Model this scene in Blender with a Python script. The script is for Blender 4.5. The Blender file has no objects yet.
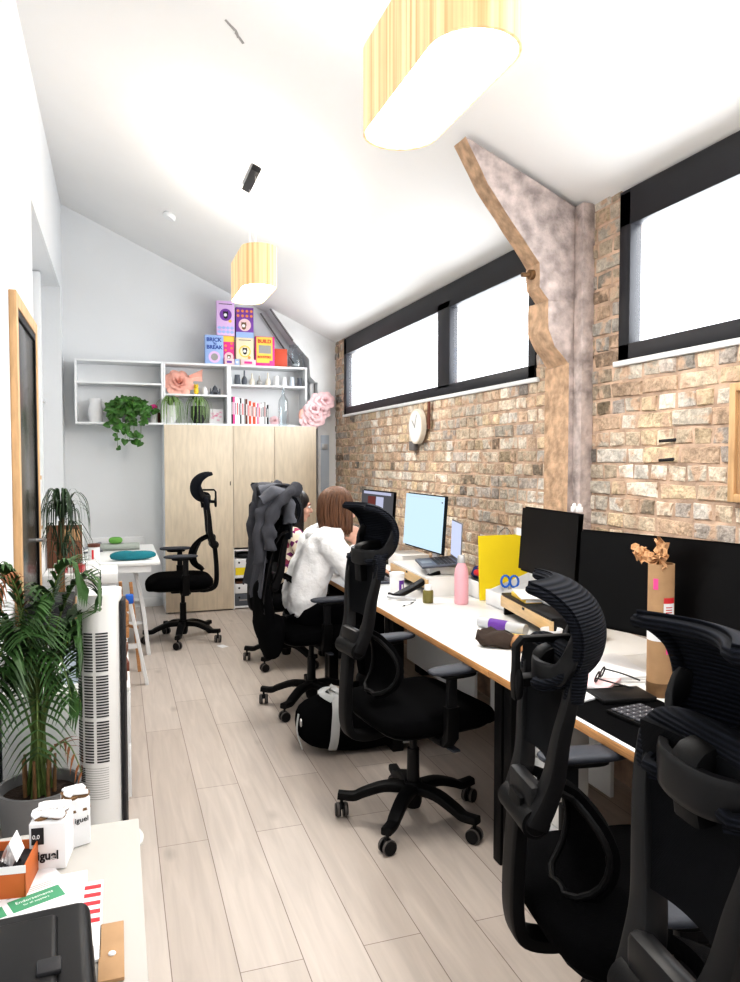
import bpy, bmesh, math, random
from mathutils import Vector, Matrix, Euler, noise
R=math.radians; PI=math.pi
rnd=random.Random(7)
SC=bpy.context.scene; COL=SC.collection
V=Vector

# ------------------------------------------------------------ materials
def mat(name,col,rough=.6,metal=0.,bump=0.,bscale=60.,var=0.,vscale=6.,emit=None,estr=0.,alpha=1.,trans=0.,spec=.5,sheen=0.,stretch=None,ior=1.45):
    m=bpy.data.materials.new(name); m.use_nodes=True
    nt=m.node_tree; N=nt.nodes; L=nt.links
    b=N['Principled BSDF']
    c=(*col,1) if len(col)==3 else col
    b.inputs['Base Color'].default_value=c
    b.inputs['Roughness'].default_value=rough
    b.inputs['Metallic'].default_value=metal
    b.inputs['Specular IOR Level'].default_value=spec
    b.inputs['IOR'].default_value=ior
    b.inputs['Alpha'].default_value=alpha
    b.inputs['Transmission Weight'].default_value=trans
    b.inputs['Sheen Weight'].default_value=sheen
    if emit: b.inputs['Emission Color'].default_value=(*emit,1); b.inputs['Emission Strength'].default_value=estr
    if var or bump:
        tc=N.new('ShaderNodeTexCoord'); mp=N.new('ShaderNodeMapping'); L.new(tc.outputs['Object'],mp.inputs[0])
        if stretch: mp.inputs['Scale'].default_value=stretch
    if var:
        n=N.new('ShaderNodeTexNoise'); n.inputs['Scale'].default_value=vscale; n.inputs['Detail'].default_value=6
        L.new(mp.outputs[0],n.inputs['Vector'])
        mx=N.new('ShaderNodeMix'); mx.data_type='RGBA'
        mx.inputs[6].default_value=tuple(max(0,v*(1-var)) for v in c[:3])+(1,)
        mx.inputs[7].default_value=tuple(min(1,v*(1+var)) for v in c[:3])+(1,)
        r=N.new('ShaderNodeMapRange'); r.inputs[1].default_value=.3; r.inputs[2].default_value=.7
        L.new(n.outputs['Fac'],r.inputs[0]); L.new(r.outputs[0],mx.inputs[0]); L.new(mx.outputs[2],b.inputs['Base Color'])
    if bump:
        n=N.new('ShaderNodeTexNoise'); n.inputs['Scale'].default_value=bscale; n.inputs['Detail'].default_value=4
        L.new(mp.outputs[0],n.inputs['Vector'])
        bp=N.new('ShaderNodeBump'); bp.inputs['Strength'].default_value=bump; bp.inputs['Distance'].default_value=.01
        L.new(n.outputs['Fac'],bp.inputs['Height']); L.new(bp.outputs[0],b.inputs['Normal'])
    return m
def ribbed(name,col,scale,axis='Z',alpha=1.):
    m=mat(name,col,.85,spec=.15); nt=m.node_tree;N=nt.nodes;L=nt.links;b=N['Principled BSDF']
    tc=N.new('ShaderNodeTexCoord'); w=N.new('ShaderNodeTexWave'); w.bands_direction=axis; w.inputs['Scale'].default_value=scale
    L.new(tc.outputs['Object'],w.inputs[0])
    bp=N.new('ShaderNodeBump'); bp.inputs['Strength'].default_value=.8; bp.inputs['Distance'].default_value=.004
    L.new(w.outputs['Fac'],bp.inputs['Height']); L.new(bp.outputs[0],b.inputs['Normal'])
    mx=N.new('ShaderNodeMix'); mx.data_type='RGBA'; mx.inputs[6].default_value=(*[v*.35 for v in col],1); mx.inputs[7].default_value=(*col,1)
    L.new(w.outputs['Fac'],mx.inputs[0]); L.new(mx.outputs[2],b.inputs['Base Color'])
    b.inputs['Alpha'].default_value=alpha
    return m
def emis(name,col,s):
    m=bpy.data.materials.new(name); m.use_nodes=True; nt=m.node_tree; nt.nodes.clear()
    e=nt.nodes.new('ShaderNodeEmission'); e.inputs[0].default_value=(*col,1); e.inputs[1].default_value=s
    o=nt.nodes.new('ShaderNodeOutputMaterial'); nt.links.new(e.outputs[0],o.inputs[0]); return m
def glassm(name,tint=(1,1,1),gl=.12,rough=.02):
    m=bpy.data.materials.new(name); m.use_nodes=True; nt=m.node_tree; N=nt.nodes; L=nt.links; N.clear()
    t=N.new('ShaderNodeBsdfTransparent'); t.inputs[0].default_value=(*tint,1)
    g=N.new('ShaderNodeBsdfGlossy'); g.inputs['Roughness'].default_value=rough
    f=N.new('ShaderNodeLayerWeight'); f.inputs[0].default_value=gl
    mx=N.new('ShaderNodeMixShader'); o=N.new('ShaderNodeOutputMaterial')
    L.new(f.outputs['Facing'],mx.inputs[0]); L.new(t.outputs[0],mx.inputs[1]); L.new(g.outputs[0],mx.inputs[2]); L.new(mx.outputs[0],o.inputs[0])
    return m
M={}
M['white']=mat('white_paint',(.76,.775,.79),.75,bump=.08,bscale=40,var=.015,vscale=2)
M['ceil']=mat('ceiling_paint',(.84,.835,.83),.85,var=.015,vscale=1.5)
M['lam']=mat('white_laminate',(.79,.79,.78),.35,var=.01,vscale=3)
M['shelf']=mat('shelf_white',(.82,.83,.84),.5,var=.01)
M['ply']=mat('plywood_edge',(.52,.27,.11),.6,var=.25,vscale=5,stretch=(2,2,60))
M['birch']=mat('birch_veneer',(.64,.55,.43),.5,var=.10,vscale=9,stretch=(4,4,.6),bump=.03)
M['birchlight']=mat('birch_front',(.66,.47,.26),.5,var=.12,vscale=8,stretch=(1,1,8))
M['oakframe']=mat('oak_frame',(.60,.38,.20),.5,var=.2,vscale=10,stretch=(4,4,.6))
M['blk']=mat('black_plastic',(.0045,.0045,.005),.5,bump=.05,bscale=300,spec=.18)
M['blk2']=mat('satin_black_plastic',(.008,.008,.009),.42,spec=.25)
M['fab']=mat('black_fabric',(.0035,.0035,.004),.95,bump=.3,bscale=220,spec=.05)
M['mesh']=ribbed('black_mesh_fabric',(.009,.010,.013),150,'Z')
M['rib']=ribbed('ribbed_headrest_mesh',(.012,.014,.021),45,'Z')
M['pad']=mat('grey_arm_pad',(.030,.034,.045),.55,bump=.05,bscale=200)
M['wheel']=mat('grey_wheel_rubber',(.10,.09,.085),.6)
M['steel']=mat('brushed_steel',(.55,.55,.56),.3,metal=1,var=.05,vscale=40)
M['frameblk']=mat('window_frame_black',(.012,.013,.018),.5,var=.2,vscale=4)
M['glass']=glassm('window_glass',(1,1,1),.04)
M['clear']=glassm('clear_glass',(.88,.92,.94),.35,.05)
M['frost']=mat('frosted_glass',(.62,.72,.70),.45,spec=.6,var=.02)
M['darkglass']=mat('dark_door_glass',(.035,.035,.035),.22,spec=.8,var=.3,vscale=1.2)
M['conc']=mat('bare_concrete',(.46,.39,.37),.9,bump=.9,bscale=45,var=.38,vscale=16)
M['concL']=mat('orange_lit_concrete',(.54,.37,.25),.9,bump=.9,bscale=45,var=.35,vscale=18)
M['pot']=mat('grey_pot',(.20,.20,.205),.6,var=.06)
M['soil']=mat('potting_soil',(.03,.018,.012),1,bump=1,bscale=80,var=.5,vscale=50)
M['leaf']=mat('palm_green',(.032,.080,.020),.5,var=.45,vscale=14)
M['leafd']=mat('dark_leaf_green',(.020,.048,.018),.5,var=.4,vscale=12)
M['ivy']=mat('ivy_green',(.045,.13,.022),.5,var=.45,vscale=18)
M['spider']=mat('spider_leaf_green',(.22,.34,.12),.5,var=.35,vscale=30)
M['stem']=mat('stem_brown',(.18,.10,.045),.7,var=.35,vscale=20)
M['stemg']=mat('stem_green',(.10,.15,.04),.6,var=.35,vscale=20)
M['dry']=mat('dry_leaf_brown',(.20,.08,.035),.8,var=.3,vscale=20)
M['skin']=mat('skin',(.62,.36,.27),.5,var=.06,vscale=8)
M['hairb']=mat('auburn_hair',(.12,.055,.028),.5,var=.45,vscale=30,stretch=(3,3,.3))
M['haird']=mat('black_hair',(.010,.008,.008),.4,var=.4,vscale=30)
M['fleece']=mat('white_fleece',(.82,.82,.83),.95,bump=.5,bscale=60,sheen=.3)
M['trous']=mat('black_trousers',(.004,.004,.005),.95,bump=.3,bscale=40,spec=.08)
M['jacket']=mat('grey_jacket_wool',(.065,.067,.078),.95,bump=.3,bscale=90,var=.15,vscale=5,spec=.2)
M['teal']=mat('teal_cloth',(.010,.16,.20),.8,bump=.4,bscale=30,var=.2,vscale=10)
M['kraft']=mat('kraft_cardboard',(.42,.26,.14),.8,var=.08,vscale=20,bump=.05)
M['brownbox']=mat('brown_board',(.16,.065,.035),.6,var=.15,vscale=6)
M['orange']=mat('burnt_orange_card',(.50,.13,.03),.6,var=.1)
M['paper']=mat('white_paper',(.80,.80,.81),.7)
M['yellow']=mat('yellow_envelope',(.86,.68,.02),.6,var=.03)
M['pink']=mat('pastel_pink',(.80,.42,.48),.4)
M['rose']=mat('pale_pink_petals',(.86,.60,.62),.8,var=.12,vscale=12)
M['coral']=mat('coral_petals',(.86,.46,.38),.8,var=.18,vscale=12)
M['red']=mat('label_red',(.62,.03,.04),.5)
M['redor']=mat('red_orange_card',(.62,.10,.05),.6)
M['purple']=mat('label_purple',(.13,.04,.30),.5)
M['cream']=mat('cream_ceramic',(.74,.68,.58),.5,var=.05)
M['dgrey']=mat('dark_grey_ceramic',(.10,.11,.13),.6,var=.1)
M['mgrey']=mat('mid_grey_ceramic',(.34,.33,.32),.6,var=.1)
M['pblue']=mat('pale_blue_ceramic',(.62,.68,.74),.5)
M['yelfig']=mat('yellow_toy',(.80,.55,.04),.5)
M['ink']=mat('black_ink',(.015,.015,.018),.6)
M['inkp']=mat('pink_ink',(.80,.08,.30),.6)
M['inkb']=mat('blue_ink',(.04,.09,.35),.6)
M['green']=mat('green_print',(.07,.30,.16),.6)
M['blue']=mat('bright_blue_plastic',(.02,.14,.60),.4)
M['navyc']=mat('navy_cloth',(.03,.05,.20),.8)
M['olive']=mat('herb_jar_green',(.16,.14,.04),.4)
M['greyc']=mat('sage_grey_roll',(.34,.37,.34),.8)
M['metalgrey']=mat('grey_metal_plate',(.28,.29,.31),.35,metal=.6)
M['keys']=mat('key_grey',(.06,.06,.07),.5)
M['lapkeys']=mat('laptop_deck',(.10,.11,.14),.4,metal=.5)
M['silverw']=mat('pale_grey_cabinet',(.42,.42,.41),.5)
M['silver']=mat('silver_plastic',(.55,.56,.58),.35,metal=.4)
M['scrblk']=mat('dark_screen',(.003,.003,.0035),.38,spec=.2)
M['blueart']=mat('pale_blue_print',(.34,.48,.80),.5)
M['lilac']=mat('lilac_print',(.70,.48,.78),.5)
M['violet']=mat('violet_print',(.20,.06,.36),.5)
M['orangep']=mat('orange_print',(.85,.30,.08),.5)
M['yelp']=mat('yellow_print',(.88,.60,.10),.5)
M['magenta']=mat('magenta_print',(.76,.05,.28),.5)
M['creamp']=mat('cream_print',(.85,.72,.52),.5)
M['strap']=mat('silver_grey_webbing',(.42,.43,.43),.7,var=.1)
M['wood']=mat('warm_wood',(.38,.19,.08),.6,var=.25,vscale=12,stretch=(1,6,6))
M['wrap']=mat('dark_brown_paper',(.035,.022,.016),.8,bump=.5,bscale=30,var=.3)
M['darkwood']=mat('reddish_brown_wood',(.14,.045,.028),.6,var=.3,vscale=12)
M['candle']=mat('red_candle_wax',(.62,.06,.07),.4)
M['tan']=mat('light_wood',(.62,.47,.32),.6,var=.15,vscale=8)
M['truss']=mat('white_painted_concrete',(.78,.78,.78),.8,bump=.2,bscale=20,var=.04)
M['trussd']=mat('grey_shadow_steel',(.18,.17,.17),.7)
M['bluegrey']=mat('blue_grey_panel',(.50,.56,.64),.5)

# floor planks
def floor_mat():
    m=mat('pale_oak_planks',(.6,.55,.5),.42); nt=m.node_tree;N=nt.nodes;L=nt.links;b=N['Principled BSDF']
    tc=N.new('ShaderNodeTexCoord'); mp=N.new('ShaderNodeMapping'); mp.inputs['Rotation'].default_value=(0,0,R(90)); mp.inputs['Location'].default_value=(.37,.06,0)
    L.new(tc.outputs['Object'],mp.inputs[0])
    br=N.new('ShaderNodeTexBrick'); br.offset=.37; br.inputs['Scale'].default_value=1; br.inputs['Brick Width'].default_value=1.28; br.inputs['Row Height'].default_value=.19
    br.inputs['Mortar Size'].default_value=.0016; br.inputs['Mortar Smooth'].default_value=.2
    br.inputs['Color1'].default_value=(.535,.475,.43,1); br.inputs['Color2'].default_value=(.465,.405,.36,1); br.inputs['Mortar'].default_value=(.20,.155,.13,1)
    L.new(mp.outputs[0],br.inputs['Vector'])
    mp2=N.new('ShaderNodeMapping'); mp2.inputs['Scale'].default_value=(9,.7,1); L.new(tc.outputs['Object'],mp2.inputs[0])
    n=N.new('ShaderNodeTexNoise'); n.inputs['Scale'].default_value=3; n.inputs['Detail'].default_value=8; n.inputs['Distortion'].default_value=.8; L.new(mp2.outputs[0],n.inputs['Vector'])
    r=N.new('ShaderNodeMapRange'); r.inputs[1].default_value=.3; r.inputs[2].default_value=.7; r.inputs[3].default_value=.90; r.inputs[4].default_value=1.08; L.new(n.outputs['Fac'],r.inputs[0])
    # knots
    mp3=N.new('ShaderNodeMapping'); mp3.inputs['Scale'].default_value=(2.6,1.2,1); L.new(tc.outputs['Object'],mp3.inputs[0])
    vo=N.new('ShaderNodeTexVoronoi'); vo.inputs['Scale'].default_value=1.7; vo.feature='F1'; L.new(mp3.outputs[0],vo.inputs['Vector'])
    r2=N.new('ShaderNodeMapRange'); r2.inputs[1].default_value=.02; r2.inputs[2].default_value=.13; r2.inputs[3].default_value=.78; r2.inputs[4].default_value=1; L.new(vo.outputs['Distance'],r2.inputs[0])
    mu=N.new('ShaderNodeMath'); mu.operation='MULTIPLY'; L.new(r.outputs[0],mu.inputs[0]); L.new(r2.outputs[0],mu.inputs[1])
    h=N.new('ShaderNodeHueSaturation'); L.new(br.outputs['Color'],h.inputs['Color']); L.new(mu.outputs[0],h.inputs['Value'])
    L.new(h.outputs[0],b.inputs['Base Color'])
    bp=N.new('ShaderNodeBump'); bp.inputs['Strength'].default_value=.25; bp.inputs['Distance'].default_value=.003; bp.invert=True
    L.new(br.outputs['Fac'],bp.inputs['Height']); L.new(bp.outputs[0],b.inputs['Normal'])
    return m
M['floor']=floor_mat()
def brick_mat():
    m=mat('stock_brick',(.5,.4,.3),.9); nt=m.node_tree;N=nt.nodes;L=nt.links;b=N['Principled BSDF']
    at=N.new('ShaderNodeAttribute'); at.attribute_name='tone'
    tc=N.new('ShaderNodeTexCoord')
    n=N.new('ShaderNodeTexNoise'); n.inputs['Scale'].default_value=22; n.inputs['Detail'].default_value=10; n.inputs['Roughness'].default_value=.78; L.new(tc.outputs['Object'],n.inputs['Vector'])
    r=N.new('ShaderNodeMapRange'); r.inputs[1].default_value=.25; r.inputs[2].default_value=.75; r.inputs[1].default_value=.36; r.inputs[2].default_value=.64; r.inputs[3].default_value=.62; r.inputs[4].default_value=1.30; L.new(n.outputs['Fac'],r.inputs[0])
    # soot
    n2=N.new('ShaderNodeTexNoise'); n2.inputs['Scale'].default_value=1.3; n2.inputs['Detail'].default_value=5; L.new(tc.outputs['Object'],n2.inputs['Vector'])
    r2=N.new('ShaderNodeMapRange'); r2.inputs[1].default_value=.36; r2.inputs[2].default_value=.52; r2.inputs[3].default_value=.66; r2.inputs[4].default_value=1.08; L.new(n2.outputs['Fac'],r2.inputs[0])
    mu=N.new('ShaderNodeMath'); mu.operation='MULTIPLY'; L.new(r.outputs[0],mu.inputs[0]); L.new(r2.outputs[0],mu.inputs[1])
    h=N.new('ShaderNodeHueSaturation'); L.new(at.outputs['Color'],h.inputs['Color']); L.new(mu.outputs[0],h.inputs['Value'])
    # mortar smears
    n4=N.new('ShaderNodeTexNoise'); n4.inputs['Scale'].default_value=11; n4.inputs['Detail'].default_value=7; L.new(tc.outputs['Object'],n4.inputs['Vector'])
    r4=N.new('ShaderNodeMapRange'); r4.inputs[1].default_value=.54; r4.inputs[2].default_value=.62; L.new(n4.outputs['Fac'],r4.inputs[0])
    mx=N.new('ShaderNodeMix'); mx.data_type='RGBA'; mx.inputs[7].default_value=(.58,.42,.31,1); L.new(r4.outputs[0],mx.inputs[0]); L.new(h.outputs[0],mx.inputs[6])
    L.new(mx.outputs[2],b.inputs['Base Color'])
    n3=N.new('ShaderNodeTexNoise'); n3.inputs['Scale'].default_value=28; n3.inputs['Detail'].default_value=9; L.new(tc.outputs['Object'],n3.inputs['Vector'])
    bp=N.new('ShaderNodeBump'); bp.inputs['Strength'].default_value=1; bp.inputs['Distance'].default_value=.03; L.new(n3.outputs['Fac'],bp.inputs['Height']); L.new(bp.outputs[0],b.inputs['Normal'])
    return m
M['brick']=brick_mat()
M['mortar']=mat('lime_mortar',(.52,.38,.29),.95,bump=.9,bscale=30,var=.4,vscale=9)
def floral():
    m=mat('floral_blouse',(.8,.7,.6),.8); nt=m.node_tree;N=nt.nodes;L=nt.links;b=N['Principled BSDF']
    tc=N.new('ShaderNodeTexCoord'); v=N.new('ShaderNodeTexVoronoi'); v.inputs['Scale'].default_value=28; L.new(tc.outputs['Object'],v.inputs['Vector'])
    cr=N.new('ShaderNodeValToRGB'); cr.color_ramp.interpolation='CONSTANT'
    e=cr.color_ramp.elements; e[0].position=0; e[0].color=(.16,.02,.12,1); e[1].position=.38; e[1].color=(.30,.05,.10,1)
    x=e.new(.5); x.color=(.78,.68,.55,1)
    sep=N.new('ShaderNodeSeparateColor'); L.new(v.outputs['Color'],sep.inputs[0]); L.new(sep.outputs[0],cr.inputs[0]); L.new(cr.outputs[0],b.inputs['Base Color'])
    return m
M['floral']=floral()
def veneer_glow():
    m=mat('glowing_wood_veneer',(.80,.60,.36),.6,emit=(1,.80,.50),estr=.42); nt=m.node_tree;N=nt.nodes;L=nt.links;b=N['Principled BSDF']
    tc=N.new('ShaderNodeTexCoord'); mp=N.new('ShaderNodeMapping'); mp.inputs['Scale'].default_value=(40,40,.6); L.new(tc.outputs['Object'],mp.inputs[0])
    n=N.new('ShaderNodeTexNoise'); n.inputs['Scale'].default_value=1; n.inputs['Detail'].default_value=3; L.new(mp.outputs[0],n.inputs['Vector'])
    cr=N.new('ShaderNodeValToRGB'); e=cr.color_ramp.elements; e[0].position=.35; e[0].color=(.60,.38,.18,1); e[1].position=.62; e[1].color=(.86,.66,.38,1)
    L.new(n.outputs['Fac'],cr.inputs[0]); L.new(cr.outputs[0],b.inputs['Base Color']); L.new(cr.outputs[0],b.inputs['Emission Color'])
    return m
M['veneer']=veneer_glow()
M['bulb']=emis('lit_diffuser',(1,.97,.92),9)
M['scrblue']=emis('pale_blue_screen',(.62,.82,1),1.0)
M['scrdark']=emis('dark_grey_screen',(.10,.10,.11),1.0)
M['scrred']=emis('dark_red_screen_image',(.16,.05,.045),1.0)
M['scrlil']=emis('lilac_screen_panel',(.50,.52,.68),1.0)
M['scrlap']=emis('laptop_screen_lit',(.62,.68,.95),1.0)

# ------------------------------------------------------------ geometry helpers
def BM(): return bmesh.new()
def box(bm,x0,x1,y0,y1,z0,z1,bev=0.,m=None,seg=2):
    r=bmesh.ops.create_cube(bm,size=1); vs=r['verts']
    bmesh.ops.scale(bm,vec=(abs(x1-x0),abs(y1-y0),abs(z1-z0)),verts=vs)
    bmesh.ops.translate(bm,vec=((x0+x1)/2,(y0+y1)/2,(z0+z1)/2),verts=vs)
    if bev:
        es=list({e for v in vs for e in v.link_edges})
        r=bmesh.ops.bevel(bm,geom=es,offset=bev,segments=seg,affect='EDGES',profile=.5)
        vs=list({v for f in r['faces'] for v in f.verts}|{v for v in vs if v.is_valid})
    if m is not None: bmesh.ops.transform(bm,matrix=m,verts=vs)
    return vs
def cone(bm,p0,p1,r0,r1=None,n=16,caps=True):
    r1=r0 if r1 is None else r1
    p0=V(p0);p1=V(p1);d=p1-p0;L=d.length
    if L<1e-6: return
    q=d.to_track_quat('Z','Y').to_matrix().to_4x4()
    r=bmesh.ops.create_cone(bm,cap_ends=caps,segments=n,radius1=r0,radius2=r1,depth=L)
    bmesh.ops.transform(bm,matrix=Matrix.Translation((p0+p1)/2)@q,verts=r['verts'])
def ball(bm,c,r,s=(1,1,1),u=16,v=10,m=None):
    q=bmesh.ops.create_uvsphere(bm,u_segments=u,v_segments=v,radius=r)
    bmesh.ops.scale(bm,vec=s,verts=q['verts'])
    if m is not None: bmesh.ops.transform(bm,matrix=m,verts=q['verts'])
    bmesh.ops.translate(bm,vec=c,verts=q['verts'])
def capsule(bm,p0,p1,r0,r1,n=14):
    cone(bm,p0,p1,r0,r1,n); ball(bm,p0,r0,u=n,v=8); ball(bm,p1,r1,u=n,v=8)
def spline(pts,k=6):
    P=[V(p) for p in pts]; out=[]
    for i in range(len(P)-1):
        a=P[max(i-1,0)];b=P[i];c=P[i+1];d=P[min(i+2,len(P)-1)]
        for j in range(k):
            t=j/k
            out.append(.5*((2*b)+(c-a)*t+(2*a-5*b+4*c-d)*t*t+(3*b-a-3*c+d)*t**3))
    out.append(P[-1]); return out
def tube(bm,pts,r,n=8,ry=None,closed=False,up=(0,1,0),square=False):
    """sweep of an ellipse (r across, ry along up) or a rounded rectangle"""
    P=[V(p) for p in pts]; rings=[]; pt=up is None; up=V(up or (0,0,1))
    N_=len(P)
    if pt:
        t0=(P[1]-P[0]).normalized(); up=V((0,0,1)) if abs(t0.z)<.8 else V((1,0,0))
    for i,p in enumerate(P):
        if closed: t=(P[(i+1)%N_]-P[i-1])
        else: t=P[min(i+1,N_-1)]-P[max(i-1,0)]
        t.normalize()
        u=up-t*up.dot(t)
        if u.length<1e-4: u=V((1,0,0))-t*t.x
        u.normalize(); w=t.cross(u)
        if pt: up=u
        ri=r[i] if isinstance(r,(list,tuple)) else r
        rj=(ry[i] if isinstance(ry,(list,tuple)) else ry) if ry is not None else ri
        ring=[]
        for k in range(n):
            a=2*PI*(k+.5)/n; ca,sa=math.cos(a),math.sin(a)
            if square:
                e=.35; ca=math.copysign(abs(ca)**e,ca); sa=math.copysign(abs(sa)**e,sa)
            ring.append(bm.verts.new(p+w*ca*ri+u*sa*rj))
        rings.append(ring)
    for i in range(N_ if closed else N_-1):
        a=rings[i];b=rings[(i+1)%N_]
        for k in range(n): bm.faces.new((a[k],a[(k+1)%n],b[(k+1)%n],b[k]))
    if not closed:
        bm.faces.new(list(reversed(rings[0]))); bm.faces.new(rings[-1])
def lathe(bm,prof,n=24,c=(0,0,0)):
    rings=[]
    for r,z in prof:
        if r<1e-5: rings.append([bm.verts.new((c[0],c[1],c[2]+z))])
        else: rings.append([bm.verts.new((c[0]+r*math.cos(2*PI*k/n),c[1]+r*math.sin(2*PI*k/n),c[2]+z)) for k in range(n)])
    for a,b in zip(rings,rings[1:]):
        for k in range(n):
            j=(k+1)%n
            if len(a)==1 and len(b)==1: continue
            if len(a)==1: bm.faces.new((a[0],b[j],b[k])) if False else bm.faces.new((a[0],b[k],b[j]))
            elif len(b)==1: bm.faces.new((a[k],a[j],b[0]))
            else: bm.faces.new((a[k],a[j],b[j],b[k]))
def prism(bm,poly,axis,a,b):
    """poly in the two other axes, extruded along axis from a to b"""
    def mk(p,t):
        return {'x':(t,p[0],p[1]),'y':(p[0],t,p[1]),'z':(p[0],p[1],t)}[axis]
    A=[bm.verts.new(mk(p,a)) for p in poly]; B=[bm.verts.new(mk(p,b)) for p in poly]
    n=len(poly); bm.faces.new(A); bm.faces.new(list(reversed(B)))
    for i in range(n): bm.faces.new((A[i],B[i],B[(i+1)%n],A[(i+1)%n]))
    return A+B
def pillow(bm,c,s,p=4.,pz=2.6,n=20,k=12,m=None):
    """superellipsoid cushion of half sizes s"""
    def se(v,e): return math.copysign(abs(v)**e,v)
    rings=[]; new=[]
    for i in range(k+1):
        ph=-PI/2+PI*i/k; cz=max(math.cos(ph),0)**(2/pz); z=se(math.sin(ph),2/pz)
        if i in(0,k): rr=[bm.verts.new((0,0,s[2]*z))]
        else: rr=[bm.verts.new((s[0]*cz*se(math.cos(2*PI*j/n),2/p),s[1]*cz*se(math.sin(2*PI*j/n),2/p),s[2]*z)) for j in range(n)]
        rings.append(rr); new+=rr
    for a,b in zip(rings,rings[1:]):
        for j in range(n):
            l=(j+1)%n
            if len(a)==1: bm.faces.new((a[0],b[l],b[j]))
            elif len(b)==1: bm.faces.new((a[j],a[l],b[0]))
            else: bm.faces.new((a[j],a[l],b[l],b[j]))
    if m is not None: bmesh.ops.transform(bm,matrix=m,verts=new)
    bmesh.ops.translate(bm,vec=c,verts=new)
def sheet(bm,f,nu,nv,th=0.):
    """grid surface f(u,v)->point, u,v in 0..1, optional thickness"""
    G=[[bm.verts.new(f(i/nu,j/nv)) for j in range(nv+1)] for i in range(nu+1)]
    fs=[bm.faces.new((G[i][j],G[i+1][j],G[i+1][j+1],G[i][j+1])) for i in range(nu) for j in range(nv)]
    if th:
        bm.normal_update(); bmesh.ops.solidify(bm,geom=fs,thickness=th)
def rotm(loc=(0,0,0),e=(0,0,0)): return Matrix.Translation(loc)@Euler([R(a) for a in e]).to_matrix().to_4x4()

def part(name,bm,m,parent=None,loc=(0,0,0),rot=None,flat=False,angle=40):
    me=bpy.data.meshes.new(name)
    bmesh.ops.recalc_face_normals(bm,faces=bm.faces)
    bm.to_mesh(me); bm.free()
    if isinstance(m,str): m=M[m]
    me.materials.append(m)
    if not flat:
        me.shade_smooth(); me.set_sharp_from_angle(angle=R(angle))
    o=bpy.data.objects.new(name,me); COL.objects.link(o)
    o.location=loc
    if rot: o.rotation_euler=[R(a) for a in rot]
    if parent: o.parent=parent
    return o
def root(name,label,cat,loc=(0,0,0),rz=0,group=None,scale=1):
    o=bpy.data.objects.new(name,None); COL.objects.link(o); o.empty_display_size=.1
    o.location=loc; o.rotation_euler=(0,0,R(rz)); o.scale=(scale,)*3
    return tag(o,label,cat,group)
def tag(o,label,cat,group=None,kind=None):
    o['label']=label; o['category']=cat
    if group: o['group']=group
    if kind: o['kind']=kind
    return o
def struct(o): o['kind']='structure'; return o
def text(s,size,m,parent,loc,rot,name='lettering',ext=.0006,align='LEFT',sx=1,bold=0):
    c=bpy.data.curves.new('t','FONT'); c.body=s; c.size=size; c.extrude=ext; c.align_x=align; c.offset=bold
    t=bpy.data.objects.new('t',c); COL.objects.link(t)
    bpy.context.view_layer.update()
    me=bpy.data.meshes.new_from_object(t.evaluated_get(bpy.context.evaluated_depsgraph_get()))
    bpy.data.objects.remove(t); me.materials.clear(); me.materials.append(M[m])
    o=bpy.data.objects.new(name,me); COL.objects.link(o); o.location=loc; o.rotation_euler=[R(a) for a in rot]; o.scale=(sx,1,1)
    if parent: o.parent=parent
    return o
def copy_tree(o,parent=None):
    c=o.copy(); COL.objects.link(c)
    if parent: c.parent=parent
    for ch in list(o.children): copy_tree(ch,c)
    return c

XL,XW,YB,YF=-.48,2.2,7.85,-1.5
def ceil_z(x): return 2.72+.46*(2.2-x)

# ------------------------------------------------------------ room shell
bm=BM(); box(bm,-1.0,2.45,YF-.1,YB+.1,-.05,0); struct(part('floor',bm,'floor',flat=True))
bm=BM(); prism(bm,[(-.8,ceil_z(-.8)),(2.45,ceil_z(2.45)),(2.45,ceil_z(2.45)+.1),(-.8,ceil_z(-.8)+.1)],'y',YF-.1,YB+.1); struct(part('ceiling',bm,'ceil',flat=True))
for nm,a,b in (('wall_back',YB,YB+.1),('wall_front',YF-.1,YF)):
    bm=BM(); prism(bm,[(-.8,0),(2.45,0),(2.45,ceil_z(2.45)),(-.8,ceil_z(-.8))],'y',a,b); struct(part(nm,bm,'white',flat=True))
# left wall with the internal window opening
bm=BM(); T=-.70
def lw(y0,y1,z0,z1): prism(bm,[(T,z0),(XL,z0),(XL,min(z1,ceil_z(XL))),(T,z1 if z1<3.9 else ceil_z(T))],'y',y0,y1)
lw(YF,5.09,0,4.0); lw(7.57,YB,0,4.0); lw(5.09,7.57,0,.95); lw(5.09,7.57,3.1,4.0)
struct(part('wall_left',bm,'white',flat=True))
w=struct(part('window_3',(lambda b:(box(b,-.70,-.66,5.09,7.57,.95,3.1),b)[1])(BM()),'white',flat=True))
bm=BM(); box(bm,-.655,-.64,5.12,6.95,.98,2.02,.002); part('frosted_pane',bm,'frost',w)
bm=BM(); box(bm,-.66,-.60,6.95,7.05,.96,3.09,.004); box(bm,-.66,-.62,5.10,7.56,2.02,2.04,.002); part('mullion',bm,'shelf',w)
# baseboards
bm=BM(); box(bm,XL,XL+.015,YF,3.9,0,.09,.003); box(bm,XL,XL+.015,5.0,YB,0,.09,.003); struct(part('baseboard_left',bm,'white'))
bm=BM(); box(bm,XL,.40,YB-.015,YB,0,.09,.003); struct(part('baseboard_back',bm,'white'))
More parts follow.
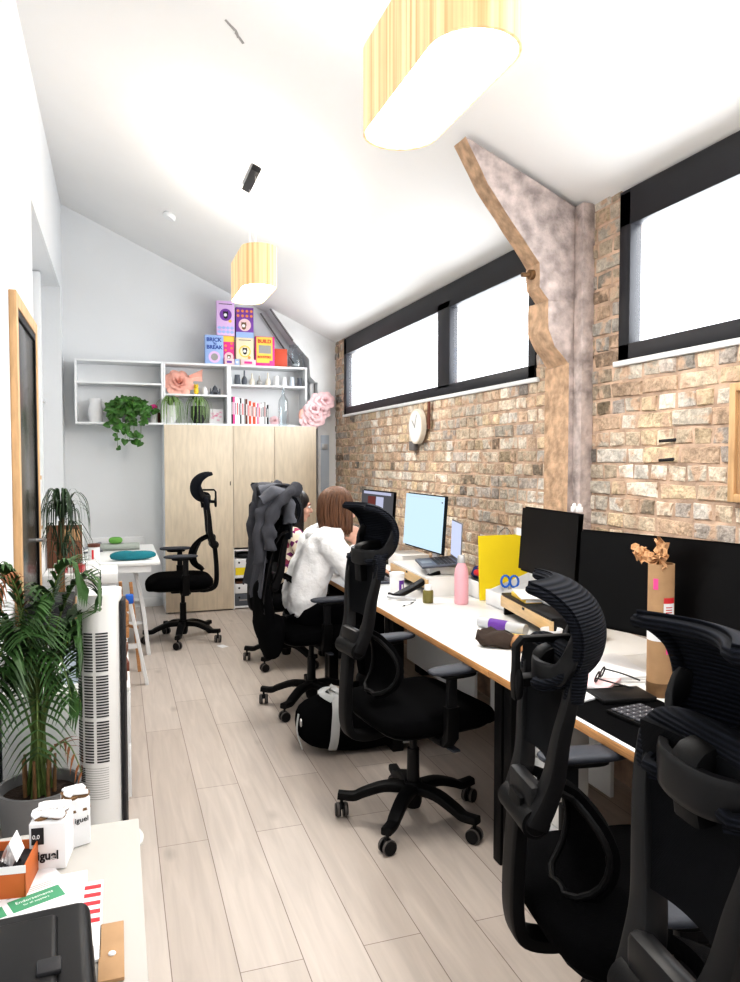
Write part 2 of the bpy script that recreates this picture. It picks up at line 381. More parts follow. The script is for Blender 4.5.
# dark glazed door, oak frame
d=bpy.data.objects.new('door_1',None); COL.objects.link(d); struct(d); d.location=(XL,4.45,0)
bm=BM(); box(bm,0,.035,-.50,-.43,0,2.31,.004); box(bm,0,.035,.43,.50,0,2.31,.004); box(bm,0,.035,-.43,.43,2.24,2.31,.004); part('door_frame',bm,'oakframe',d)
bm=BM(); box(bm,.001,.02,-.43,.43,0.01,2.24,.002); part('door_leaf',bm,'darkglass',d)
bm=BM(); box(bm,.02,.03,-.43,-.395,0.01,2.24,.002); box(bm,.02,.03,.395,.43,0.01,2.24,.002); box(bm,.02,.03,-.395,.395,2.2,2.24,.002); part('black_stile',bm,'blk2',d)
bm=BM(); cone(bm,(.02,.35,1.02),(.07,.35,1.02),.011); tube(bm,[(.07,.35,1.02),(.072,.30,1.02),(.07,.24,1.02)],.009); part('handle',bm,'steel',d)

# brick wall: mortar core + individual brick faces as one surface
wins=[(3.62,7.27),(-.77,2.90)]
bm=BM()
box(bm,XW,2.27,YF,YB,0,1.935)
for a,b in ((YF,-.77),(2.90,3.62),(7.27,YB)): box(bm,XW,2.27,a,b,1.935,ceil_z(XW)+.005)
me_=bpy.data.meshes.new('wall_right')
lay=bm.verts.layers.float_color.new('tone')
for v in bm.verts: v[lay]=(.45,.28,.18,1)
for f in bm.faces: f.material_index=1
def brick(y0,y1,z0,z1,tone):
    j=lambda a:rnd.uniform(-a,a)
    pr=XW-.003-abs(rnd.gauss(0,.004)); c=.006
    o=[(y0+j(.006),z0+j(.004)),(y1+j(.006),z0+j(.004)),(y1+j(.006),z1+j(.004)),(y0+j(.006),z1+j(.004))]
    cy=(y0+y1)/2;cz=(z0+z1)/2
    A=[bm.verts.new((XW+.004,p[0],p[1])) for p in o]
    B=[bm.verts.new((pr+j(.003),p[0]+(c+j(.004))*(1 if p[0]<cy else -1),p[1]+(c+j(.003))*(1 if p[1]<cz else -1))) for p in o]
    k_=min(.35,.010/max(.03,(y1-y0)))
    C=bm.verts.new((pr-.001+j(.002),cy+j(.02),cz+j(.008)))
    for v in A+B+[C]: v[lay]=tone
    for i in range(4):
        f=bm.faces.new((A[i],A[(i+1)%4],B[(i+1)%4],B[i])); f.material_index=0
        f=bm.faces.new((B[i],B[(i+1)%4],C)); f.material_index=0
tones=[(.56,.46,.35),(.62,.53,.43),(.52,.43,.33),(.55,.51,.46),(.45,.40,.36),(.66,.60,.52),(.50,.37,.27),(.58,.46,.32),(.60,.54,.46)]
row=0; z=0.35
while z<2.74:
    L=.222 if row%2 else .110
    y=.6+(-.05 if row%2 else 0)+rnd.uniform(-.02,.02)
    while y<YB:
        l=L-.012+rnd.uniform(-.006,.006)
        if row%2 and rnd.random()<.15: l=.10
        y0,y1=y,min(y+l,YB); z1=min(z+.067,2.725)
        segs=[(y0,y1)]
        if z1>1.925:
            ns=[]
            for a,b in segs:
                for s0,s1 in ((2.90,3.62),(7.27,YB)):
                    aa,bb=max(a,s0+.002),min(b,s1-.002)
                    if bb-aa>.02: ns.append((aa,bb))
            segs=ns
            if z<1.93: segs=[(y0,y1)]; z1=min(z1,1.925)
        for a,b in segs:
            if b-a>.02 and z1-z>.02:
                t=[v*1.30 for v in rnd.choice(tones)]; k=rnd.uniform(.85,1.12)
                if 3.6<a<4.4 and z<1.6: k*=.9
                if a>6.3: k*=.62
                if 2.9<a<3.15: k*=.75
                if rnd.random()<.06: k*=.5
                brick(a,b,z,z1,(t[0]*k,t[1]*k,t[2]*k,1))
        y+=l+.010
    z+=.0755; row+=1
bmesh.ops.recalc_face_normals(bm,faces=bm.faces)
bm.to_mesh(me_); bm.free(); me_.materials.append(M['brick']); me_.materials.append(M['mortar'])
wr=bpy.data.objects.new('wall_right',me_); COL.objects.link(wr); struct(wr)

# right-hand windows
def window(nm,y0,y1,mull,z0=1.95,z1=2.70):
    w=bpy.data.objects.new(nm,None); COL.objects.link(w); struct(w); w.location=(XW,(y0+y1)/2,z0)
    h=(y1-y0)/2; H=z1-z0; x0,x1=-.012,.05
    bm=BM()
    box(bm,x0,x1,-h,h,H-.15,H+.01,.003); box(bm,x0,x1,-h,h,0,.07,.003)
    box(bm,x0,x1,-h,-h+.075,0,H,.003); box(bm,x0,x1,h-.075,h,0,H,.003)
    for mm in mull: box(bm,x0,x1,mm-(y0+y1)/2-.10,mm-(y0+y1)/2+.10,.05,H-.1,.003)
    part('window_frame',bm,'frameblk',w)
    ed=[y0]+sorted(mull)+[y1]
    for i in range(len(ed)-1):
        a=ed[i]-(y0+y1)/2+.07; b=ed[i+1]-(y0+y1)/2-.07
        bm=BM(); box(bm,.006,.012,a,b,.06,H-.14); part('glass_pane',bm,'glass',w)
    bm=BM(); box(bm,-.02,.02,-h-.03,h+.03,-.026,-.001,.004); part('plaster_sill',bm,'white',w)
window('window_1',3.62,7.27,[4.84]); window('window_2',-.77,2.90,[1.05])

# concrete column with a knee brace
def rough_prism(poly,y0,y1,amp,sub=1):
    bm=BM(); prism(bm,poly,'y',y0,y1)
    bmesh.ops.subdivide_edges(bm,edges=bm.edges[:],cuts=sub,use_grid_fill=True)
    bmesh.ops.triangulate(bm,faces=bm.faces)
    for v in bm.verts:
        n=noise.noise_vector(v.co*9)*amp; v.co+=V((n.x,n.y*.4,n.z))
    return bm
brace=[(1.538,2.985),(1.657,2.783),(1.905,2.478),(1.935,2.44),(1.938,2.33),(1.99,2.27),(2.19,2.27),(2.19,2.70)]
block=[(1.992,2.275),(1.992,2.13),(2.03,2.045),(2.106,1.965),(2.19,1.965),(2.19,2.275)]
column=[(2.106,1.97),(2.106,0),(2.195,0),(2.195,1.97)]
col=struct(part('trim_1',rough_prism(column,3.17,3.385,.004,4),'conc',angle=30))
pieces=[col,part('knee_brace',rough_prism(brace,3.17,3.29,.005,4),'conc',col,angle=30),part('bearing_block',rough_prism(block,3.175,3.36,.010,4),'conc',col,angle=30)]
# orange light on the room-facing faces, painted in as concrete colour
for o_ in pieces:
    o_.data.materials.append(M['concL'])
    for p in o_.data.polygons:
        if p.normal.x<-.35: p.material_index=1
bm=BM(); box(bm,2.13,2.2,3.10,3.17,.1,2.73,.006); part('side_strip',bm,'conc',col)
bm=BM(); cone(bm,(1.94,3.23,2.40),(1.915,3.23,2.398),.024,n=10); cone(bm,(1.915,3.23,2.398),(1.875,3.23,2.394),.011,n=8); part('bolt',bm,'stem',col)
# white painted brace and column in the back corner
cor=struct(part('trim_2',(lambda b:(prism(b,[(1.50,3.045),(1.739,2.72),(1.908,2.54),(1.92,2.36),(1.975,2.30),(2.0,2.30),(2.0,0),(2.199,0),(2.199,2.725)],'y',7.60,7.84),b)[1])(BM()),'truss'))
bm=BM(); tube(bm,[(1.50,7.592,3.03),(1.735,7.592,2.72)],.010,n=6); tube(bm,[(1.44,7.80,3.02),(1.80,7.80,2.50)],.008,n=6); part('underside_shadow',bm,'trussd',cor)  # dark strips standing in for the shadow along the brace's underside
bm=BM(); box(bm,1.945,1.985,7.70,7.84,0,2.30,.004); part('side_post',bm,'truss',cor)
bm=BM(); box(bm,2.03,2.12,7.592,7.600,.9,1.75,.002); part('panel',bm,'bluegrey',cor)
bm=BM(); box(bm,2.04,2.10,7.57,7.60,1.60,1.66,.006,m=None); part('latch',bm,'silver',cor)
# white conduit along the back wall, near the table
bm=BM(); box(bm,-.30,.25,7.825,7.8495,.64,.72,.008); o=part('cable_trunking',bm,'shelf'); tag(o,'short white cable trunking fixed low on the back wall behind the table','trunking')

# ------------------------------------------------------------ task chairs
def make_chair(label,hz=0.,bz=0.,hanger=False,bx=0.):
    t=root('office_chair',label,'chair',group='black mesh-back office chairs')
    # five-star base
    bm=BM(); lathe(bm,[(0,.055),(.03,.055),(.036,.075),(.04,.15),(.034,.165),(0,.165)],20); b=part('base_hub',bm,'blk',t)
    for k in range(5):
        a=R(5+72*k); c,s=math.cos(a),math.sin(a)
        pts=spline([(.02*c,.02*s,.135),(.12*c,.12*s,.135),(.21*c,.21*s,.105),(.25*c,.25*s,.088),(.315*c,.315*s,.092)],4)
        n=len(pts); bm=BM(); tube(bm,pts,[.019-.004*i/n for i in range(n)],n=12,ry=[.030-.010*i/n for i in range(n)],up=(-s,c,0),square=True)
        # raised end cap
        lg=part('base_leg',bm,'blk',t)
        bm=BM(); q=rotm((.30*c,.30*s,0),(0,0,5+72*k+25+40*k))
        cone(bm,(.30*c,.30*s,.088),(.30*c,.30*s,.045),.007,n=8)
        for sd in(-1,1):
            p0=q@V((0,sd*.006,.029)); p1=q@V((0,sd*.026,.029)); cone(bm,p0,p1,.029,.026,n=18)
        pillow(bm,(.30*c,.30*s,.045),(.016,.016,.014))
        cs=part('caster',bm,'blk2',lg)
        bm=BM()
        for sd in(-1,1):
            p0=q@V((0,sd*.011,.029)); p1=q@V((0,sd*.021,.029)); cone(bm,p0,p1,.0295,n=18)
        part('tread',bm,'wheel',lg)
    bm=BM(); cone(bm,(0,0,.16),(0,0,.30),.027,.025,20); cone(bm,(0,0,.30),(0,0,.40),.016,n=16); part('gas_column',bm,'blk2',t)
    bm=BM(); box(bm,-.13,.10,-.07,.07,.385,.432,.012); box(bm,-.04,.04,-.26,.26,.405,.43,.006); part('tilt_mechanism',bm,'blk',t)
    bm=BM(); tube(bm,[(.03,-.06,.41),(.03,-.19,.40),(.03,-.23,.385)],.005); pillow(bm,(.03,-.25,.38),(.018,.04,.007)); part('height_lever',bm,'pad',t)
    bm=BM(); pillow(bm,(.025,0,.435),(.235,.235,.02),p=5); part('seat_pan',bm,'blk',t)
    bm=BM()
    def sf(u,v,top):
        x=-.235+.51*u; y=-.255+.51*v
        return x,y
    pillow(bm,(.03,0,.478),(.262,.262,.052),p=4.2,pz=3.2,n=44,k=16)
    for v in bm.verts:
        x=v.co.x-.03
        if x>.12: v.co.z-= (x-.12)**2*1.6
        if v.co.z>.48: v.co.z+=.35*(v.co.y**2)*.5-.004
    part('seat',bm,'fab',t,angle=60)
    # armrests
    for s in(-1,1):
        bm=BM(); tube(bm,[(0,s*.20,.412),(0,s*.262,.415),(.0,s*.285,.44),(0,s*.288,.56)],.019,ry=.028,n=12,up=(1,0,0),square=True)
        a=part('armrest',bm,'blk',t)
        bm=BM(); tube(bm,[(0,s*.288,.54),(0,s*.288,.675)],.011,ry=.021,n=12,up=(1,0,0),square=True); part('arm_post',bm,'blk2',a)
        bm=BM(); pillow(bm,(.03,s*.285,.680),(.075,.035,.012)); part('arm_bracket',bm,'blk',a)
        bm=BM(); pillow(bm,(.035,s*.282,.699),(.130,.046,.014),p=3.2,pz=3); part('arm_pad',bm,'pad',a)
    # lower spine
    bm=BM()
    tube(bm,spline([(-.08,0,.405),(-.17,0,.392),(-.245,0,.41),(-.268,0,.46),(-.270,0,.56),(-.262,0,.68),(-.255,0,.745)],5),.017,n=14,ry=.036,square=True)
    cone(bm,(-.248,-.078,.755-bz),(-.248,.078,.755-bz),.033,n=22)
    sp=part('spine',bm,'blk',t)
    for s in(-1,1): bm=BM(); cone(bm,(-.248,s*.078,.755-bz),(-.248,s*.082,.755-bz),.026,.023,n=22); part('pivot_cap',bm,'blk',sp)
    # back frame: wishbone from the pivot, two uprights and a top rail
    bm=BM()
    for s in(-1,1):
        P_=spline([(-.246,s*.058,.755),(-.228,s*.070,.80),(-.212,s*.084,.86),(-.205,s*.102,.95),(-.195,s*.120,1.03),(-.185,s*.122,1.09)],5)
        n=len(P_); tube(bm,P_,[.026-.012*min(1,i/n*1.3) for i in range(n)],n=12,ry=[.032-.014*min(1,i/n*1.6) for i in range(n)],square=True)
    tube(bm,spline([(-.185,-.120,1.085),(-.178,-.07,1.104),(-.176,0,1.108),(-.178,.07,1.104),(-.185,.120,1.085)],4),.014,n=10,ry=.018,up=(0,0,1))
    box(bm,-.260,-.222,-.070,.070,.74,.835,.014)
    B_=[part('back_frame',bm,'blk2',t)]
    bm=BM()
    def bf(u,v):
        z=.885+.230*v; w=.086+.036*min(1,v*1.15); y=(u*2-1)*w
        return V((-.200+.020*v+.030*(u*2-1)**2*(-.6)+.012*math.sin(PI*v),y,z))
    sheet(bm,bf,14,14,.010); B_.append(part('backrest',bm,'mesh',t,angle=60))
    bm=BM(); tube(bm,spline([(-.186,-.122,1.04),(-.180,-.125,1.085),(-.172,-.10,1.115),(-.168,0,1.125),(-.172,.10,1.115),(-.180,.125,1.085),(-.186,.122,1.04)],5),.022,n=12,ry=.022,up=(1,0,0)); B_.append(part('top_roll',bm,'rib',t,angle=60))
    # lumbar paddle
    bm=BM()
    pr=spline([(-.205,0,.815),(-.140,0,.785),(-.085,0,.725),(-.068,0,.665),(-.092,0,.605),(-.155,0,.565)],4)
    def lf(u,v):
        i=v*(len(pr)-1); a=pr[int(i)]; b2=pr[min(int(i)+1,len(pr)-1)]; p=a.lerp(b2,i-int(i))
        w=max(.038*(1-v),.108*math.sqrt(max(.004,1-((v-.62)/.40)**2))); y=(u*2-1)*w
        return p+V((-.35*w*(u*2-1)**2*.6,y,0))
    sheet(bm,lf,14,20,.022); B_.append(part('lumbar_pad',bm,'fab',t,angle=60))
    bm=BM()
    loop=[lf(1,.06+.94*k/12) for k in range(13)]+[lf(1-k/8,1) for k in range(1,8)]+[lf(0,1-.94*k/12) for k in range(13)]
    tube(bm,loop,.0085,n=8,up=None); part('lumbar_rim',bm,'blk',B_[-1])
    for o_ in B_: o_.location=(bx,0,-bz)
    sp.location.x=bx
    hz+=bz
    # headrest
    ph=spline([(x_,0,z_-hz) for x_,z_ in[(-.186,1.312),(-.142,1.298),(-.098,1.262),(-.080,1.210),(-.090,1.155),(-.128,1.115),(-.176,1.102)]],6)
    def hf(u,v):
        i=v*(len(ph)-1); a=ph[int(i)]; b2=ph[min(int(i)+1,len(ph)-1)]; p=a.lerp(b2,i-int(i))
        w=.030+.112*math.sin(PI*min(1,v*.80+.13))**.55; y=(u*2-1)*w
        return p+V((-.045*(u*2-1)**2,y,0))
    bm=BM(); sheet(bm,hf,22,30,.016); hd=part('headrest',bm,'rib',t,angle=60); hd.location.x=bx
    bm=BM()
    edge=[hf(1,k/16) for k in range(17)]+[hf(1-k/8,1) for k in range(1,8)]+[hf(0,1-k/16) for k in range(17)]+[hf(k/8,0) for k in range(1,8)]
    edge=[hf(1,k/30) for k in range(1,30)]+[hf(1-k/16,1) for k in range(1,16)]+[hf(0,1-k/30) for k in range(1,30)]+[hf(k/16,0) for k in range(1,16)]
    tube(bm,edge,.0105,n=8,closed=True,up=None)
    part('edge_roll',bm,'rib',hd,angle=180); bm=BM()
    Pb=spline([hf(.97,.45),hf(.99,.62)+V((-.012,0,0)),V((-.165,.108,1.128-hz)),V((-.208,.06,1.118-hz)),V((-.218,0,1.115-hz)),V((-.208,-.06,1.118-hz)),V((-.165,-.108,1.128-hz)),hf(.01,.62)+V((-.012,0,0)),hf(.03,.45)],5)
    tube(bm,Pb,.009,n=12,ry=[.012+.018*math.sin(PI*i/(len(Pb)-1)) for i in range(len(Pb))],up=(0,0,1),square=True)
    part('headrest_rim',bm,'blk2',hd)
    bm=BM(); tube(bm,spline([(-.20,0,1.02),(-.205,0,1.11-hz),(-.20,0,1.15-hz),(-.125,0,1.16-hz)],5),.016,n=10,ry=.028,square=True); part('neck_bracket',bm,'blk',t).location.x=bx
    if not hanger: return t
    bm=BM(); tube(bm,[(-.14,0,1.185-hz),(-.255,0,1.185-hz),(-.268,0,1.17-hz),(-.270,0,1.07-hz),(-.268,0,1.05-hz)],.007,n=10,ry=.014,square=True); pillow(bm,(-.266,0,1.085-hz),(.009,.026,.038)); tube(bm,[(-.20,0,1.095-hz),(-.265,0,1.09-hz)],.012,n=8,ry=.02,square=True); part('coat_hanger',bm,'blk',t)
    return t
ch=make_chair('empty black office chair in mid room, in front of the duffel bag',bx=-.04)
ch.location=(1.15,2.83,0); ch.rotation_euler=(0,0,R(8))
ch0=ch
def chair(lb,x,y,rz,s=1.,zs=1.):
    c=copy_tree(ch0); c['label']=lb; c.location=(x,y,0); c.rotation_euler=(0,0,R(rz)); c.scale=(s,s,s*zs); return c
chA=make_chair('black office chair standing alone in front of the wooden cupboard, turned to the left table',hanger=True)
chA.location=(.50,6.28,0); chA.rotation_euler=(0,0,R(180)); chA.scale=(1.02,1.02,1.05); ch0=chA
chC=chair('black office chair with a grey jacket over its headrest, under the person in white',1.10,4.35,4)
chP=chair('black office chair mostly hidden behind the jacket-draped chair, under the person in the floral top',1.17,5.38,6)
chE=make_chair('black office chair pulled up beside the dark desk mat, second from the camera',.04,.05,True)
chE.location=(1.11,1.425,0); chE.rotation_euler=(0,0,R(-9))
for o_ in chE.children:
    if o_.name.startswith('headrest'):   # this headrest is swivelled on its bracket
        q_=Matrix.Rotation(R(-26),3,'Z'); p0_=V((-.176,0,0)); o_.rotation_euler=(0,0,R(-26)); o_.location=p0_-q_@p0_
chF=make_chair('closest black office chair, its ribbed headrest large in the lower right corner',.045)
chF.location=(.925,.765,0); chF.rotation_euler=(0,0,R(-6))

# ------------------------------------------------------------ desks
def desk(y0,y1,lb):
    t=root('desk',lb,'desk',(1.257,(y0+y1)/2,0),group='white bench desks along the brick wall')
    h=(y1-y0)/2-.001; D=.85
    bm=BM(); box(bm,.002,D,-h,h,.738-.026,.738,.0015); p=part('desktop',bm,'ply',t)
    bm=BM(); box(bm,.0035,D-.001,-h+.001,h-.001,.7385,.7415,.001); part('laminate_surface',bm,'lam',p)
    for sx in(.09,D-.10):
        for s in(-1,1):
            bm=BM(); box(bm,sx-.03,sx+.03,s*(h-.035)-.028,s*(h-.035)+.028,0,.712,.004); part('leg',bm,'blk',t)
    bm=BM(); box(bm,.09,.11+.02,-h+.06,h-.06,.66,.711,.003); box(bm,D-.12,D-.08,-h+.06,h-.06,.66,.711,.003)
    for s in(-1,1): box(bm,.12,D-.13,s*(h-.035)-.02,s*(h-.035)+.02,.66,.711,.003)
    part('under_frame',bm,'blk',t)
    bm=BM(); box(bm,.60,.618,-h+.09,h-.09,.14,.70,.002); part('modesty_panel',bm,'shelf',t)
    return t
for (a,b),lb in zip([(-.02,1.18),(1.18,2.38),(2.38,3.58),(3.58,4.78),(4.78,5.98)],
    ['white desk nearest the camera, its edge running out of frame beside the closest chair',
     'white desk with ply edge carrying the wide black monitor and the desk mat',
     'white desk with ply edge carrying the yellow envelope and the pink bottle',
     'white desk under the pale blue monitor where the person in white sits',
     'white desk at the far end, in front of the dark-haired person']): desk(a,b,lb)
DZ=.7417
t=root('drawer_pedestal','slim white drawer unit under the desk behind the black table leg','pedestal',(1.64,2.225,0))
bm=BM(); box(bm,-.22,-.12,-.085,.085,.04,.64,.004); part('carcass',bm,'silverw',t)
for k in range(3):
    bm=BM(); box(bm,-.238,-.221,-.083,.083,.05+.195*k,.24+.195*k,.003); dr=part('drawer',bm,'lam',t)
    bm=BM(); box(bm,-.25,-.238,-.06,.06,.20+.195*k,.212+.195*k,.002); part('drawer_pull',bm,'silver',dr)
for sx in(-.19,-.14):
    for sy in(-.06,.06):
        bm=BM(); ball(bm,(sx,sy,.02),.02); part('castor',bm,'blk',t)

# ------------------------------------------------------------ monitors
def monitor(name,label,x,y,rz,w,h,zc,scr,tilt=4,stand='plate',curve=0,base=DZ,backm='blk',foot=.11):
    """screen faces local -x"""
    t=root(name,label,'monitor',(x,y,base),rz)
    zz=zc-base; a=R(tilt)
    Mx=Matrix.Translation((0,0,zz))@Matrix.Rotation(a,4,'Y')
    def f(off):
        def g(u,v):
            yy=(u-.5)*w; xx=off-(curve*((yy/(w/2))**2) if curve else 0)
            return Mx@V((xx,yy,(v-.5)*h))
        return g
    bm=BM(); sheet(bm,f(0),16,2,.0); 
    bmesh.ops.solidify(bm,geom=bm.faces[:],thickness=-.016)
    bz=part('bezel',bm,backm,t,angle=30)
    w0,h0=w,h; w-=.014; h-=.018
    bm=BM(); 
    def g2(u,v):
        yy=(u-.5)*w; xx=-.0045-(curve*((yy/(w0/2))**2) if curve else 0)
        return Mx@V((xx-.0135,yy,(v-.5)*h+.003))
    sheet(bm,g2,16,2); part('screen',bm,scr,bz)
    w,h=w0,h0
    bm=BM(); q=Mx@V((.012,0,-h*.1)); cone(bm,(q.x,0,q.z),(.075,0,zz-h*.18),.022,.018)
    if stand=='plate': box(bm,.06,.085,-.035,.035,.012,zz-h*.1,.006)
    part('stand_neck',bm,'silver' if stand!='dark' else 'blk',t)
    bm=BM(); box(bm,-.06,.14,-foot,foot,0,.012,.005); part('stand_foot',bm,'silver' if stand!='dark' else 'blk',t)
    return t,Mx
t,mx=monitor('computer_monitor','far black monitor showing a dark editing window, beside the person in white',1.80,5.12,3,.62,.33,1.105,'scrdark',stand='dark')
bz=t.children[0]
def onscr(par,mx,y0,y1,z0,z1,m,nm='screen_image',x=-.0195):
    bm=BM(); vs=[bm.verts.new(mx@V((x,a,b))) for a,b in((y0,z0),(y1,z0),(y1,z1),(y0,z1))]; bm.faces.new(vs); return part(nm,bm,m,par,flat=True)
onscr(bz,mx,.02,.17,-.10,.12,'scrred'); onscr(bz,mx,-.13,.01,-.11,.12,'scrlil'); onscr(bz,mx,-.25,.25,-.145,-.130,'scrlil'); onscr(bz,mx,.05,.14,-.02,.02,'scrlil',x=-.020); onscr(bz,mx,-.26,.26,.135,.155,'scrlil')
t2,mx=monitor('computer_monitor','monitor with a plain pale blue lit screen behind the open laptop',1.80,4.24,0,.62,.345,1.11,'scrblue')
onscr(t2.children[0],mx,-.285,-.265,.13,.137,'scrdark'); onscr(t2.children[0],mx,-.235,.235,.150,.153,'scrlap')
t3,_=monitor('computer_monitor','switched-off black monitor standing on the plywood riser, left of the widest screen',1.87,2.95,-4,.54,.315,1.11,'scrblk',base=.848+.0005)
bm=BM(); box(bm,-.001,.0,-.022,.022,-.018,.018); bm.verts.ensure_lookup_table(); bmesh.ops.translate(bm,vec=(1.833,3.165,1.15),verts=bm.verts); o=part('sticky_note',bm,'paper'); tag(o,'small white note stuck on the left edge of the black monitor','note')
t4,_=monitor('computer_monitor','very wide black monitor behind the tall cardboard tube',1.75,1.95,17,.82,.345,1.068,'scrblk',curve=.02,stand='slab')
bm=BM(); box(bm,-.075,-.06,-.075,.085,.02,.17,.004); o=part('support_plate',bm,'metalgrey',t4,rot=None)
bm=BM(); box(bm,-.078,-.074,-.065,.075,.04,.155,.001); part('black_inset',bm,'scrblk',o)
for k_,y_ in enumerate((2.72,2.76)):
    bm=BM(); box(bm,-.012,.012,-.010,.010,-.012,.012,.003); ball(bm,(0,0,.016),.009); o=part('white_clip',bm,'paper',loc=(1.868,y_,1.284)); tag(o,['right','left'][k_]+' of two small white clips on top of the black monitor on the riser','clip','white clips on the monitor')
# ------------------------------------------------------------ risers
def riser(label,x,y,w,d,h,top,rz=0,front='birchlight'):
    t=root('monitor_riser',label,'riser',(x,y,DZ),rz,group='plywood monitor risers')
    bm=BM(); box(bm,-d/2,d/2,-w/2,w/2,h-.012,h,.002); part('riser_top',bm,top,t)
    for s in(-1,1):
        bm=BM(); box(bm,-d/2+.012,d/2,s*(w/2-.008)-.008,s*(w/2-.008)+.008,0,h-.012,.001); part('riser_side',bm,top,t)
    bm=BM(); box(bm,-d/2-.004,-d/2+.010,-w/2,w/2,h-.064,h-.013,.001); dr=part('drawer',bm,front,t)
    bm=BM(); box(bm,-d/2-.007,-d/2-.004,-.012,.012,h-.024,h-.013,.001); part('finger_notch',bm,'ink',dr)
    return t
riser('black-topped riser with light wood drawer holding papers under the black monitor',1.84,2.90,.60,.24,.106,'blk2',-9)
riser('white-topped riser with light wood drawer beneath the open laptop',1.76,4.10,.70,.26,.106,'lam',-4)

# ------------------------------------------------------------ laptop on riser and laptop on desk
def laptop(label,x,y,z,rz,tilt,w=.32,d=.22,scr='scrlap',open_=105,rx=0):
    t=root('laptop',label,'laptop',(x,y,z),rz); t.rotation_euler=(R(rx),R(tilt),R(rz))
    bm=BM(); box(bm,-d/2,d/2,-w/2,w/2,0,.014,.004); b=part('keyboard_deck',bm,'lapkeys',t)
    bm=BM()
    for r_ in range(5):
        for c in range(12): box(bm,-.02+r_*.022,-.004+r_*.022,-w/2+.02+c*(w-.04)/12,-w/2+.018+(c+1)*(w-.04)/12-.002,.014,.0165)
    part('keys',bm,'ink',b,flat=True)
    bm=BM(); box(bm,-d/2+.015,-.035,-.05,.05,.0141,.0148); part('trackpad',bm,'metalgrey',b)
    a=R(open_-90); mm=Matrix.Translation((d/2,0,.014))@Matrix.Rotation(a,4,'Y')
    bm=BM(); box(bm,-.004,.003,-w/2,w/2,0,d,.003,m=mm); l=part('lid',bm,'metalgrey',t)
    bm=BM(); box(bm,-.0052,-.0045,-w/2+.008,w/2-.008,.012,d-.008,m=mm); part('display',bm,scr,l)
    return t
laptop('open laptop with lit screen raised on the white riser beside the pink bottle',1.74,3.92,.900,-15,-5,open_=97,rx=0)
bm=BM(); box(bm,-.08,.08,-.10,.10,0,.045,.006,m=rotm((0,0,0),(0,0,-15))); o=part('laptop_stand',bm,'lam',loc=(1.76,3.92,DZ+.1065)); tag(o,'small white block stand under the raised laptop','stand')
t=laptop('dark laptop lying open flat on the desk in front of the white-topped riser',1.53,4.38,DZ+.001,-3,0,open_=172,scr='scrblk')
t.location.x=1.475
# black boom / rolled tripod leaning from the desk to the riser
bm=BM(); tube(bm,[(1.42,3.74,DZ+.018),(1.56,3.80,.80),(1.72,3.86,.862)],.014,n=8,ry=.030,square=True); o=part('black_strut',bm,'blk2'); tag(o,'black folded arm slanting up from the white desk towards the laptop','strut')
bm=BM(); tube(bm,spline([(1.40,3.78,DZ+.012),(1.37,3.74,DZ+.02),(1.40,3.69,DZ+.02),(1.46,3.69,DZ+.015),(1.50,3.66,DZ+.01)],4),.009,n=8); o=part('chrome_clamp',bm,'silver'); tag(o,'silver clamp lying on the desk at the foot of the black folded arm','clamp')

# ------------------------------------------------------------ small desk things
def bottle():
    t=root('water_bottle','pale pink steel water bottle with a silver cap on the white desk','bottle',(1.70,3.52,DZ))
    bm=BM(); lathe(bm,[(0,0),(.034,0),(.037,.006),(.037,.155),(.033,.185),(.022,.21),(.020,.216),(0,.216)],28); part('bottle_body',bm,'pink',t)
    bm=BM(); lathe(bm,[(0,.216),(.021,.216),(.022,.220),(.021,.250),(.016,.256),(0,.256)],24); part('cap',bm,'silver',t)
bottle()
t=root('pill_pot','white plastic tub with a purple label near the desk edge','tub',(1.506,3.958,DZ))
bm=BM(); lathe(bm,[(0,0),(.040,0),(.042,.004),(.042,.085),(.038,.09),(0,.09)],28); part('tub',bm,'paper',t)
bm=BM(); lathe(bm,[(.040,.088),(.044,.090),(.044,.108),(.040,.112),(0,.112)],28); part('lid',bm,'paper',t)
bm=BM()
def lb(u,v): a=R(-95+50*u); return V((.0426*math.cos(a),.0426*math.sin(a),.015+.055*v))
sheet(bm,lb,8,2); part('purple_label',bm,'purple',t)
bm=BM()
def lb(u,v): a=R(-75+18*u); return V((.0432*math.cos(a),.0432*math.sin(a),.022+.025*v))
sheet(bm,lb,4,2); part('label_mark',bm,'paper',t)
t=root('herb_jar','small olive-green jar with a white lid beside the pink bottle','jar',(1.545,3.60,DZ))
bm=BM(); lathe(bm,[(0,0),(.026,0),(.028,.004),(.028,.06),(.024,.068),(0,.068)],20); part('jar_body',bm,'olive',t)
bm=BM(); lathe(bm,[(0,.068),(.020,.068),(.020,.095),(0,.097)],20); part('lid',bm,'paper',t)
t=root('pen','black and white pen lying on the white desk','pen',(1.43,3.58,DZ+.005),40)
bm=BM(); cone(bm,(-.05,0,0),(.01,0,0),.004,n=8); part('barrel',bm,'paper',t)
bm=BM(); cone(bm,(.01,0,0),(.055,0,0),.0048,.002,n=8); cone(bm,(-.075,0,0),(-.05,0,0),.001,.0045,n=8); part('cap',bm,'ink',t)
bm=BM(); tube(bm,[(1.42,3.86,DZ+.008),(1.44,3.83,DZ+.010)],[.012,.004],n=10); o=part('microphone_clip',bm,'ink'); tag(o,'tiny black clip lying on the desk beside the purple-labelled tub','clip')
